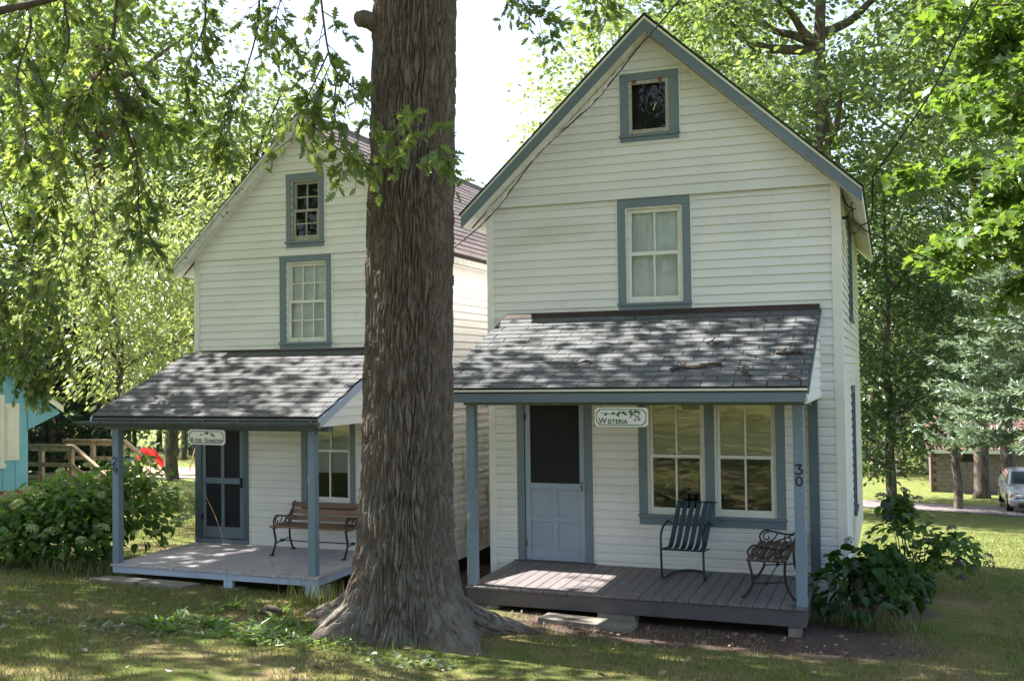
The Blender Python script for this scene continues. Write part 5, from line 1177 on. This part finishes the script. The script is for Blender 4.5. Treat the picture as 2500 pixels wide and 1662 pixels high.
hydrangea('taller hydrangea with faded grey-blue flower heads along the right wall', 4.85, 2.2, .55, .5, 1.25, 150, 380, .13, 20, .075, 'leaf_hydr', 'bloom_faded', 83,
          blobs=[(-.1, 0, .60, .50, .5, .52), (.42, -.1, .50, .42, .4, .3), (-.15, .1, 1.0, .22, .22, .22)], nstem=20)

# ------------------------------------------------------------------ grasses and ground plants
def inside_any(x, y):
    m = (x > .25) & (x < 3.9) & (y > -1.6) | (x > 0) & (x < 4.2) & (y > 0) & (y < 6.7) | (x > -4.25) & (x < -1.3) & (y > -1.95) | (x > -4.3) & (x < -.6) & (y > -.3) & (y < 6.4)
    m |= (x-.45)**2+(y+3.4)**2 < .55**2
    m |= (x > 1.2) & (x < 2.25) & (y > -2.0) | (x > -4.15) & (x < -2.8) & (y > -2.35) & (y < -1.9)
    return m
def grass(n, x0, x1, y0, y1, hgt, wid, mat, name, label, seed, keep=None, power=1.):
    rg = np.random.default_rng(seed); x = rg.uniform(x0, x1, n); y = y0+(y1-y0)*rg.random(n)**power
    m = ~inside_any(x, y)
    if keep is not None: m &= keep(x, y, rg)
    x, y = x[m], y[m]; n = len(x); z = G(x, y)
    a = rg.uniform(0, 6.28, n); h = hgt*rg.uniform(.5, 1.3, n); ln = rg.uniform(.2, .9, n)*h; b = rg.uniform(0, 6.28, n)
    bx, by = np.cos(a)*wid/2, np.sin(a)*wid/2; p = np.stack([x, y, z-.005], 1)
    w = np.stack([bx, by, bx*0], 1); mid = p+np.stack([np.cos(b)*ln*.3, np.sin(b)*ln*.3, h*.6], 1); tip = p+np.stack([np.cos(b)*ln, np.sin(b)*ln, h*.9], 1)
    V = np.stack([p-w, p+w, mid+w*.7, mid-w*.7, tip], 1).reshape(-1, 3); i = np.arange(n)*5
    F = np.stack([i, i+1, i+2, i+3], 1); F2 = np.stack([i+3, i+2, i+4, i+4], 1)
    me_o = big_mesh(name, V, F, mat, kind='stuff'); me = me_o.data
    # tips as triangles
    F3 = np.stack([i+3, i+2, i+4], 1); o2 = len(me.loops)
    me.loops.add(F3.size); me.polygons.add(len(F3)); vi = np.concatenate([F.ravel(), F3.ravel()]).astype(np.int32); me.loops.foreach_set('vertex_index', vi)
    ls = np.concatenate([np.arange(0, F.size, 4), F.size+np.arange(0, F3.size, 3)]).astype(np.int32); me.polygons.foreach_set('loop_start', ls)
    me.polygons.foreach_set('loop_total', np.concatenate([np.full(len(F), 4), np.full(len(F3), 3)]).astype(np.int32)); me.update(calc_edges=True)
    tag(me_o, label, 'grass'); return me_o
patch = lambda f, s, th: (lambda x, y, rg: vnoise(np.stack([x*f, y*f, x*0+s], -1), 33)+rg.normal(size=len(x))*.10 > th)
dirt = lambda x, y, rg: (((x-2.8)/2.7)**2+((y+1.4)/1.2)**2 > 1.0+rg.normal(size=len(x))*.15) & (((x-4.5)/1.2)**2+((y-1.)/2.)**2 > 1+rg.normal(size=len(x))*.2)
both = lambda a, b: (lambda x, y, rg: a(x, y, rg) & b(x, y, rg))
grass(130000, -7.5, 8, -7.5, -.4, .05, .007, 'blade_green', 'lawn_grass', 'short green lawn grass in the foreground', 91, both(dirt, patch(1.1, .0, .42)))
grass(60000, -7.5, 8, -7.5, -.4, .045, .006, 'blade_dry', 'dry_grass', 'dry straw-coloured grass between the green tufts', 92, patch(1.6, 7., .42))
grass(50000, 4.0, 12, -1, 16, .05, .010, 'blade_green', 'side_lawn_grass', 'sunlit lawn grass right of the cream cottage', 93, dirt, 1.3)
grass(32000, -14, -4.2, -2.5, 12, .05, .010, 'blade_green', 'left_lawn_grass', 'lawn grass left of the left cottage', 94, None, 1.2)
def tuft(n, cx, cy, rx, ry, hgt, label, seed, mat='blade_green', wid=.008, name='grass_tuft'):
    rg = np.random.default_rng(seed); a = rg.uniform(0, 6.28, n); r_ = np.sqrt(rg.random(n)); x = cx+rx*r_*np.cos(a); y = cy+ry*r_*np.sin(a); pos = np.stack([x, y, G(x, y)-.01], 1)
    d = rg.normal(size=(n, 3))*.5; d[:, 2] = 1.; nr = rg.normal(size=(n, 3)); V, F = leaves(pos, d, np.stack([d[:, 0], d[:, 1], -d[:, 2]*.1], 1)+nr*.2, hgt*rg.uniform(.5, 1.2, n), 'blade')
    o = big_mesh(name, V, F, mat, kind='stuff'); tag(o, label, 'grass')
tuft(260, -4.75, -1.95, .55, .3, .2, 'long grass blades under the big hydrangea', 95)
tuft(150, -.95, -2.35, .5, .3, .28, 'long arching grass along the lavender porch edge', 96)
tuft(220, 4.5, -.75, .5, .35, .26, 'long dark grass at the foot of the corner hydrangea', 97)
# strap-leaved plants left of the trunk
rgp = np.random.default_rng(98); sm = leaf_meshes('strap', 'leaf_strap')
spots = [(-1.75+1.55*rgp.random()+.0, -4.35+1.45*rgp.random()) for _ in range(46)]
spots = [p for p in spots if (p[0]-.45)**2+(p[1]+3.38)**2 > .85**2]
for k, (x, y) in enumerate(spots):
    z = gz(x, y); t = thing('leafy_plant', 'low strap-leaved plant growing left of the oak roots', 'plant', (x, y, z), 'strap-leaved plants by the trunk')
    for j in range(int(rgp.integers(6, 10))):
        a = rgp.uniform(0, 6.28); d = Vector((math.cos(a), math.sin(a), rgp.uniform(.5, 1.5))).normalized(); n = Vector((-math.cos(a)*.8, -math.sin(a)*.8, .8)); n = (n-d*d.dot(n)).normalized(); yy = n.cross(d)
        s = rgp.uniform(.10, .21); inst('leaf', sm[j % 3], t, (x, y, z-.01), Matrix((d, yy, n)).transposed().to_quaternion(), (s, s*1.5, s))
tuft(260, .85, -4.1, .8, .25, .12, 'short grass tufts against the front of the oak roots', 99)
tuft(160, -.2, -3.95, .5, .3, .14, 'short grass tufts at the left foot of the oak', 100)
def ground_leaves(n, cx, cy, rx, ry, size, mat, name, label, cat, seed, kind='ovate', lift=.02, flat=.35):
    rg = np.random.default_rng(seed); a = rg.uniform(0, 6.28, n); r_ = np.sqrt(rg.random(n)); x = cx+rx*r_*np.cos(a); y = cy+ry*r_*np.sin(a); m = ~inside_any(x, y); x, y = x[m], y[m]; n = len(x)
    pos = np.stack([x, y, G(x, y)+lift*rg.uniform(.3, 1.4, n)], 1); d = rg.normal(size=(n, 3)); d[:, 2] *= .25; nr = rg.normal(size=(n, 3))*flat; nr[:, 2] += 1
    V, F = leaves(pos, d, nr, size*rg.uniform(.6, 1.3, n), kind); o = big_mesh(name, V, F, mat, kind='stuff'); tag(o, label, cat)
ground_leaves(170, -1.7, -4.4, .55, .4, .06, 'leaf_silver', 'ground_cover', 'silvery ground cover left of the strap-leaved plants', 'ground cover', 101)
ground_leaves(120, -2.9, -4.6, .6, .35, .05, 'leaf_silver', 'ground_cover', 'silver-green ground cover patch at the lower left', 'ground cover', 102)
ground_leaves(70, .95, -4.35, .45, .25, .06, 'leaf_silver', 'ground_cover', 'pale ground cover in front of the oak roots', 'ground cover', 103)
ground_leaves(260, -.2, -4.1, .6, .4, .06, 'leaf_strap', 'ground_cover', 'green ground cover at the left foot of the oak', 'ground cover', 104, lift=.05)
ground_leaves(280, 0, -4.2, 7, 3.2, .07, 'fallen', 'fallen_leaves', 'brown and pale fallen leaves scattered over the lawn', 'leaves', 105, 'oak', .022, .5)
ground_leaves(150, 2.8, -1.75, 2.2, .5, .055, 'fallen', 'leaf_litter', 'brown leaf litter along the front of the taupe porch', 'leaves', 106, 'oak', .02, .6)
mb = MB(); x, y = -1.12, -3.12; z = gz(x, y); mb.tube(spline([(x-.10, y, z+.03), (x-.04, y-.01, z+.06), (x+.04, y+.01, z+.065), (x+.11, y+.03, z+.03)], 4), [.02, .03, .04, .045, .05, .05, .045, .04, .04, .035, .03, .03, .02], 9)
tag(obj('wood_knot', mb, 'twig', loc=(x, y, z), smooth=True), 'dark rotten piece of wood among the strap-leaved plants', 'wood')
for k, (p, lab) in enumerate((([(-2.05, -2.55, -.16), (-2.10, -2.5, .35), (-2.34, -2.35, .75), (-2.85, -2.15, 1.3)], 'tall thin dry grass stalk bending up past the left screen door'), ([(-1.55, -2.3, -.15), (-1.6, -2.28, .1), (-1.72, -2.25, .35)], 'short dry stalk before the lavender porch post'))):
    mb = MB(); mb.tube(spline(p, 6), .002, 4); tag(obj('dry_stalk', mb, 'litter', loc=p[0]), lab, 'stalk')

# ------------------------------------------------------------------ blue house at the left edge
BX, BY = -9.60, 2.07; zb = gz(BX, BY)
bh = thing('blue_house', 'aqua blue house with brick base and cream shutter at the left edge', 'house', (BX, BY, zb))
core = MB(); core.box(BX-6, BX-.01, BY+.06, BY+7, zb-.8, .335); found = obj('foundation', core, 'mortar', bh)
bmesh_ = MB(); bmesh_.box(0, .2, 0, .05, 0, .057); brm = mesh_of('brick', bmesh_); brm.materials.append(MATS['brick'])
for r_ in range(10):
    for c in range(6):
        x = BX-.21-(c*.213)-(r_ % 2)*.106; inst('brick', brm, found, (x, BY+.045+random.uniform(0, .004), .262-r_*.068))
wl2 = MB(); wl2.box(BX-6, BX, BY+.02, BY+7, .336, 2.28); wl2.prism([(BX-6, 2.28), (BX, 2.28), (BX-3.5, 5.1), (BX-6, 4.4)], 'y', BY+.02, BY+7)
bwall = obj('wall', wl2, 'aqua', bh)
for k in range(8):
    x = BX-.004-(k+1)*.2; mb = MB(); mb.prism([(x+.006, .33), (x+.196, .33), (x+.196, 2.25+(BX-x-.196)*.8), (x+.006, 2.25+(BX-x)*.8)], 'y', BY+.002, BY+.019); obj('plank', mb, 'aqua', bwall)
ex, ez = BX+.55, 1.84; ax_, az = BX-3.5, 1.84+.82*4.05
rb = MB(); rb.prism([(ex, ez), (ax_, az), (ax_-3, az-2.4), (ax_-3, az-2.45), (ax_, az-.05), (ex, ez-.05)], 'y', BY-.25, BY+7.2); br_ = obj('roof', rb, 'roof_edge', bh)
rb = MB(); rb.prism([(ex, ez-.052), (ax_, az-.052), (ax_, az-.17), (ex, ez-.17)], 'y', BY-.24, BY-.21); obj('rake_fascia', rb, 'cream_paint', br_)
gs = MB(); gs.prism([(ex-.03, ez-.185), (BX-.002, ez-.185+.82*.55), (BX-.002, 1.38)], 'y', BY-.02, BY+.018); obj('eave_gusset', gs, 'aqua', br_)
w = MB(); x0, x1, z0, z1 = BX-1.15, BX-.37, .80, 1.92
w.box(x0, x0+.07, BY-.03, BY, z0, z1); w.box(x1-.07, x1, BY-.03, BY, z0, z1); w.box(x0, x1, BY-.032, BY, z1, z1+.08); w.box(x0-.02, x1+.02, BY-.06, BY, z0-.07, z0)
bw_ = obj('window', w, 'cream_paint', bh)
mb = MB(); mb.box(x0+.07, x1-.07, BY-.012, BY, (z0+z1)/2-.025, (z0+z1)/2+.025); mb.box(x0+.07, x0+.11, BY-.013, BY, z0, z1); mb.box(x1-.11, x1-.07, BY-.013, BY, z0, z1); obj('sash', mb, 'sash_white', bw_)
mb = MB(); mb.add([(x0+.08, BY-.004, z0), (x1-.08, BY-.004, z0), (x1-.08, BY-.004, z1), (x0+.08, BY-.004, z1)], [(0, 1, 2, 3)]); obj('pane', mb, 'car_glass', bw_)
mb = MB(); mb.box(BX-.36, BX-.14, BY-.02, BY+.001, .86, 1.85); sh_ = obj('shutter', mb, 'cream_paint', bh)
for a, b in ((.92, 1.32), (1.38, 1.79)):
    mb = MB(); mb.box(BX-.325, BX-.175, BY-.03, BY-.021, a, b); obj('panel', mb, 'cream_paint', sh_, bev=.008)
bh.rotation_euler = (0, 0, R(50))
# wooden deck with stair rail
dk = thing('wooden_deck', 'weathered wooden deck with stair rails behind the blue house', 'deck', (-12.2, 5.6, gz(-12.2, 5.6)))
yy0 = 5.5
fl = MB(); fl.box(-13.6, -11.8, yy0+.04, yy0+1.5, .04, .10); obj('deck_floor', fl, 'deck_wood', dk)
mb = MB(); mb.box(-13.6, -11.8, yy0, yy0+.04, -.10, .10); obj('rim', mb, 'deck_wood', dk)
for x, y_, z1 in ((-12.75, yy0-.02, .80), (-11.92, yy0-.02, .80), (-12.75, yy0+1.5, .80), (-11.92, yy0+1.5, .80), (-11.0, yy0-.02, .30)):
    mb = MB(); mb.box(x-.045, x+.045, y_-.045, y_+.045, gz(x, y_)-.1, z1); obj('post', mb, 'deck_wood', dk)
for y_ in (yy0-.07, yy0+1.5):
    for a, b, wd, hh in (((-13.6, y_, .82), (-11.85, y_, .82), .13, .035), ((-13.6, y_, .74), (-11.85, y_, .74), .03, .10), ((-13.6, y_, .40), (-11.9, y_, .40), .03, .09), ((-11.85, y_, .82), (-10.9, y_, .18), .10, .05), ((-11.9, y_, .42), (-10.95, y_, -.2), .03, .09), ((-11.85, y_+.05, .06), (-10.85, y_+.05, -.62), .04, .22)):
        mb = MB(); mb.bar(a, b, wd, hh); obj('rail', mb, 'deck_wood', dk)
for k in range(4):
    x = -11.75+k*.25; z = -.02-k*.17; mb = MB(); mb.box(x, x+.27, yy0-.02, yy0+1.46, z-.03, z); obj('tread', mb, 'deck_wood', dk)

# ------------------------------------------------------------------ playground
px, py = -35.6, 36.6; pz = gz(px, py)
sl_t = thing('slide', 'red playground slide seen under the left porch roof', 'slide', (px, py, pz))
path_ = spline([(px-1.0, py, pz+1.75), (px-.5, py, pz+1.5), (px+.2, py, pz+.75), (px+.9, py, pz+.25), (px+1.6, py, pz+.2)], 5); mb = MB(); n = len(path_)
for p in path_: mb.v += [(p.x, p.y-.35, p.z+.28), (p.x, p.y-.3, p.z), (p.x, p.y+.3, p.z), (p.x, p.y+.35, p.z+.28), (p.x+.02, p.y+.36, p.z-.05), (p.x+.02, p.y-.36, p.z-.05)]
mb.f = [(6*i+k, 6*i+(k+1) % 6, 6*i+6+(k+1) % 6, 6*i+6+k) for i in range(n-1) for k in range(6)]; obj('chute', mb, 'red_plastic', sl_t)
for x in (-1.05, 1.2):
    mb = MB(); mb.tube([(px+x, py-.3, pz), (px+x, py-.3, pz+(1.7 if x < 0 else .3))], .05, 6); mb.tube([(px+x, py+.3, pz), (px+x, py+.3, pz+(1.7 if x < 0 else .3))], .05, 6); obj('support', mb, 'play_wood', sl_t)
mb = MB(); mb.prism([(px-1.9, pz+.9), (px-1.0, pz+.9), (px-1.0, pz+1.7), (px-1.45, pz+2.1), (px-1.9, pz+1.7)], 'y', py-.5, py+.5); obj('cabin_roof', mb, 'red_plastic', sl_t, bev=.05)
bp = thing('play_barrel', 'blue plastic play tunnel left of the red slide', 'play tunnel', (px-3.0, py+.2, pz)); mb = MB(); mb.tube([(px-3.6, py+.2, pz+.7), (px-2.0, py+.2, pz+.7)], .55, 14); obj('tunnel', mb, 'blue_plastic', bp, smooth=False)
for x in (-3.4, -2.2):
    mb = MB(); mb.box(px+x-.06, px+x+.06, py-.2, py+.6, pz, pz+.35); obj('support', mb, 'play_wood', bp)
cf = thing('climbing_frame', 'wooden climbing frame of posts left of the blue tunnel', 'climbing frame', (px-7, py, pz))
for x in (-9.5, -8.2, -6.9, -5.6):
    for y_ in (0, 1.4):
        mb = MB(); mb.box(px+x-.07, px+x+.07, py+y_-.07, py+y_+.07, pz-.2, pz+1.9); obj('post', mb, 'play_wood', cf)
for z in (.5, 1.0, 1.5, 1.9):
    mb = MB(); mb.box(px-9.6, px-5.5, py-.05, py+.05, pz+z-.04, pz+z+.04); obj('rail', mb, 'play_wood', cf)
sg = thing('swing_set', 'swing set with slanted legs right of the red slide', 'swing', (px+3.4, py, pz))
for x in (2.2, 5.4):
    for d in (-.9, .9):
        mb = MB(); mb.tube([(px+x+.0, py+d, pz-.1), (px+x+.2*(1 if x < 3 else -1), py, pz+2.5)], .06, 6); obj('leg', mb, 'play_wood', sg)
mb = MB(); mb.tube([(px+2.4, py, pz+2.5), (px+5.2, py, pz+2.5)], .06, 6); obj('top_beam', mb, 'play_wood', sg)
for x in (3.2, 4.4):
    mb = MB(); mb.tube([(px+x-.2, py, pz+2.5), (px+x-.2, py, pz+.6)], .02, 4); mb.tube([(px+x+.2, py, pz+2.5), (px+x+.2, py, pz+.6)], .02, 4); mb.box(px+x-.25, px+x+.25, py-.1, py+.1, pz+.56, pz+.6); obj('swing_seat', mb, 'black_plastic', sg)

for o_ in (sl_t, bp, cf, sg): o_.scale = (.62, .62, .62)
# ------------------------------------------------------------------ concrete block shed
sx0, sy = 6.45, 41.5; sz = gz(sx0+3, sy)-.1; SW, SHT = 8.8, 2.25
sd_ = thing('block_shed', 'low concrete block shed with reddish roof behind the silver car', 'shed', (sx0, sy, sz))
core = MB(); core.box(sx0+.02, sx0+SW, sy+.03, sy+5, sz, sz+SHT); sw_ = obj('wall', core, 'block_joint', sd_)
mbk = MB(); mbk.box(0, .39, 0, .06, 0, .19); bme = mesh_of('block', mbk); bme.materials.append(MATS['cinder'])
for r_ in range(11):
    for c in range(22):
        x = sx0+c*.4+(r_ % 2)*.2
        if 1.35 < x-sx0+.2 < 1.95 and r_ in (8, 9): continue
        inst('block', bme, sw_, (x, sy-.03+random.uniform(0, .004), sz+.02+r_*.2))
mb = MB(); mb.box(sx0+1.35, sx0+2.0, sy-.01, sy+.02, sz+1.62, sz+2.02); obj('vent_window', mb, 'black_plastic', sd_)
mb = MB(); mb.prism([(sy-.5, sz+SHT-.02), (sy+2.5, sz+SHT+1.5), (sy+5.4, sz+SHT-.02), (sy+5.4, sz+SHT-.1), (sy+2.5, sz+SHT+1.4), (sy-.5, sz+SHT-.1)], 'x', sx0-.25, sx0+SW+.3); shr = obj('roof', mb, 'brick', sd_)
sl2 = Vector((0, 3.0, 1.52)); Ls = sl2.length; u_ = sl2.normalized()
for k in range(11):
    p = Vector((0, sy-.52, sz+SHT-.02))+u_*(k*.30); q = p+u_*.31; nn = Vector((0, -u_.z, u_.y))
    for s_ in range(9):
        a = sx0-.25+s_*1.03; mb = MB(); mb.prism([(p.y, p.z+.003), (q.y, q.z+.002), (q.y+nn.y*.006, q.z+nn.z*.006), (p.y+nn.y*.03, p.z+nn.z*.03)], 'x', a, a+1.02); obj('shingle', mb, 'shed_shingle', shr)
mb = MB(); mb.box(sx0-.25, sx0+SW+.3, sy-.53, sy-.49, sz+SHT-.2, sz+SHT-.02); obj('fascia', mb, 'sash_white', sd_)
mb = MB(); mb.box(sx0-.06, sx0+.02, sy-.06, sy+.02, sz, sz+SHT-.1); obj('rusty_corner', mb, 'rust', sd_)

# ------------------------------------------------------------------ silver car, nose toward the camera
def car(cx, cy):
    z = gz(cx, cy)+.02; t = thing('parked_car', 'silver car parked nose-on at the right edge before the shed', 'car', (cx, cy, z)); Lc = 4.3
    # cross-section stations along y: (y, half width, z low, z belt, belt inset)
    st = [(-.02, .70, .42, .60), (.06, .80, .30, .70), (.25, .845, .22, .76), (.7, .86, .2, .83), (1.25, .87, .2, .92), (1.9, .875, .2, .95), (2.9, .875, .2, .97), (3.6, .86, .22, .98), (4.1, .83, .3, .95), (4.3, .76, .45, .85)]
    mb = MB()
    for y, hw, zl, zb_ in st:
        prof = [(-hw*.92, zl), (-hw, zl+.12), (-hw, (zl+zb_)/2), (-hw*.97, zb_-.06), (-hw*.86, zb_), (-.3, zb_+.03), (.3, zb_+.03), (hw*.86, zb_), (hw*.97, zb_-.06), (hw, (zl+zb_)/2), (hw, zl+.12), (hw*.92, zl)]
        mb.v += [(cx+p[0], cy+y, z+p[1]) for p in prof]
    k = 12; n = len(st); mb.f = [(k*i+j, k*i+(j+1) % k, k*i+k+(j+1) % k, k*i+k+j) for i in range(n-1) for j in range(k)]+[tuple(range(k)), tuple(k*(n-1)+j for j in range(k))][::1]
    b = obj('body', mb, 'car_paint', t, smooth=True)
    gh = [(1.15, .76, .93, .93), (1.75, .66, .95, 1.36), (2.3, .62, .96, 1.43), (3.0, .62, .96, 1.41), (3.75, .70, .97, .98)]
    mb = MB()
    for y, hw, zl, zt in gh: mb.v += [(cx-hw-.08*(zt > zl), cy+y, z+zl), (cx-hw, cy+y, z+zt-.03*(zt > zl+.1)), (cx-hw*.8, cy+y, z+zt), (cx+hw*.8, cy+y, z+zt), (cx+hw, cy+y, z+zt-.03*(zt > zl+.1)), (cx+hw+.08*(zt > zl), cy+y, z+zl)]
    mb.f = [(6*i+j, 6*i+j+1, 6*i+7+j, 6*i+6+j) for i in range(4) for j in range(5)]; obj('roof', mb, 'car_paint', t, smooth=True)
    mb = MB(); mb.add([(cx-.70, cy+1.17, z+.955), (cx+.70, cy+1.17, z+.955), (cx+.60, cy+1.70, z+1.35), (cx-.60, cy+1.70, z+1.35)], [(0, 1, 2, 3)]); mb.v = [(v[0], v[1]-.03, v[2]+.02) for v in mb.v]; obj('windshield', mb, 'car_glass', t)
    for s in (-1, 1):
        mb = MB(); mb.add([(cx+s*.86, cy+1.45, z+.99), (cx+s*.86, cy+3.3, z+.99), (cx+s*.665, cy+2.9, z+1.36), (cx+s*.68, cy+1.85, z+1.33)], [(0, 1, 2, 3)]); obj('side_window', mb, 'car_glass', t)
        mb = MB(); mb.box(cx+s*.55-.17, cx+s*.55+.17, cy-.01, cy+.10, z+.56, z+.68); h = obj('headlight', mb, 'headlamp', t, bev=.02)
        mb = MB(); mb.box(cx+s*.76-.05, cx+s*.76+.05, cy+.03, cy+.16, z+.57, z+.68); obj('turn_signal', mb, 'amber', h, bev=.01)
        mb = MB(); mb.box(cx+s*.97-.09, cx+s*.97+.09, cy+1.35, cy+1.43, z+.95, z+1.07); obj('mirror', mb, 'car_paint', t, bev=.02)
        for y in (.75, 3.45):
            mb = MB(); mb.tube([(cx+s*.66, cy+y, z+.31), (cx+s*.88, cy+y, z+.31)], .31, 20); wh = obj('wheel', mb, 'rubber', t)
            mb = MB(); mb.tube([(cx+s*.80, cy+y, z+.31), (cx+s*.886, cy+y, z+.31)], .2, 16); obj('rim', mb, 'chrome', wh)
    mb = MB(); mb.box(cx-.34, cx+.34, cy-.03, cy+.03, z+.56, z+.66); obj('grille', mb, 'black_plastic', t, bev=.01)
    mb = MB(); mb.box(cx-.82, cx+.82, cy-.08, cy+.1, z+.40, z+.53); obj('bumper', mb, 'car_paint', t, bev=.03)
    mb = MB(); mb.box(cx-.55, cx+.55, cy-.06, cy+.06, z+.22, z+.33); obj('air_intake', mb, 'black_plastic', t, bev=.02)
car(9.42, 28.9)
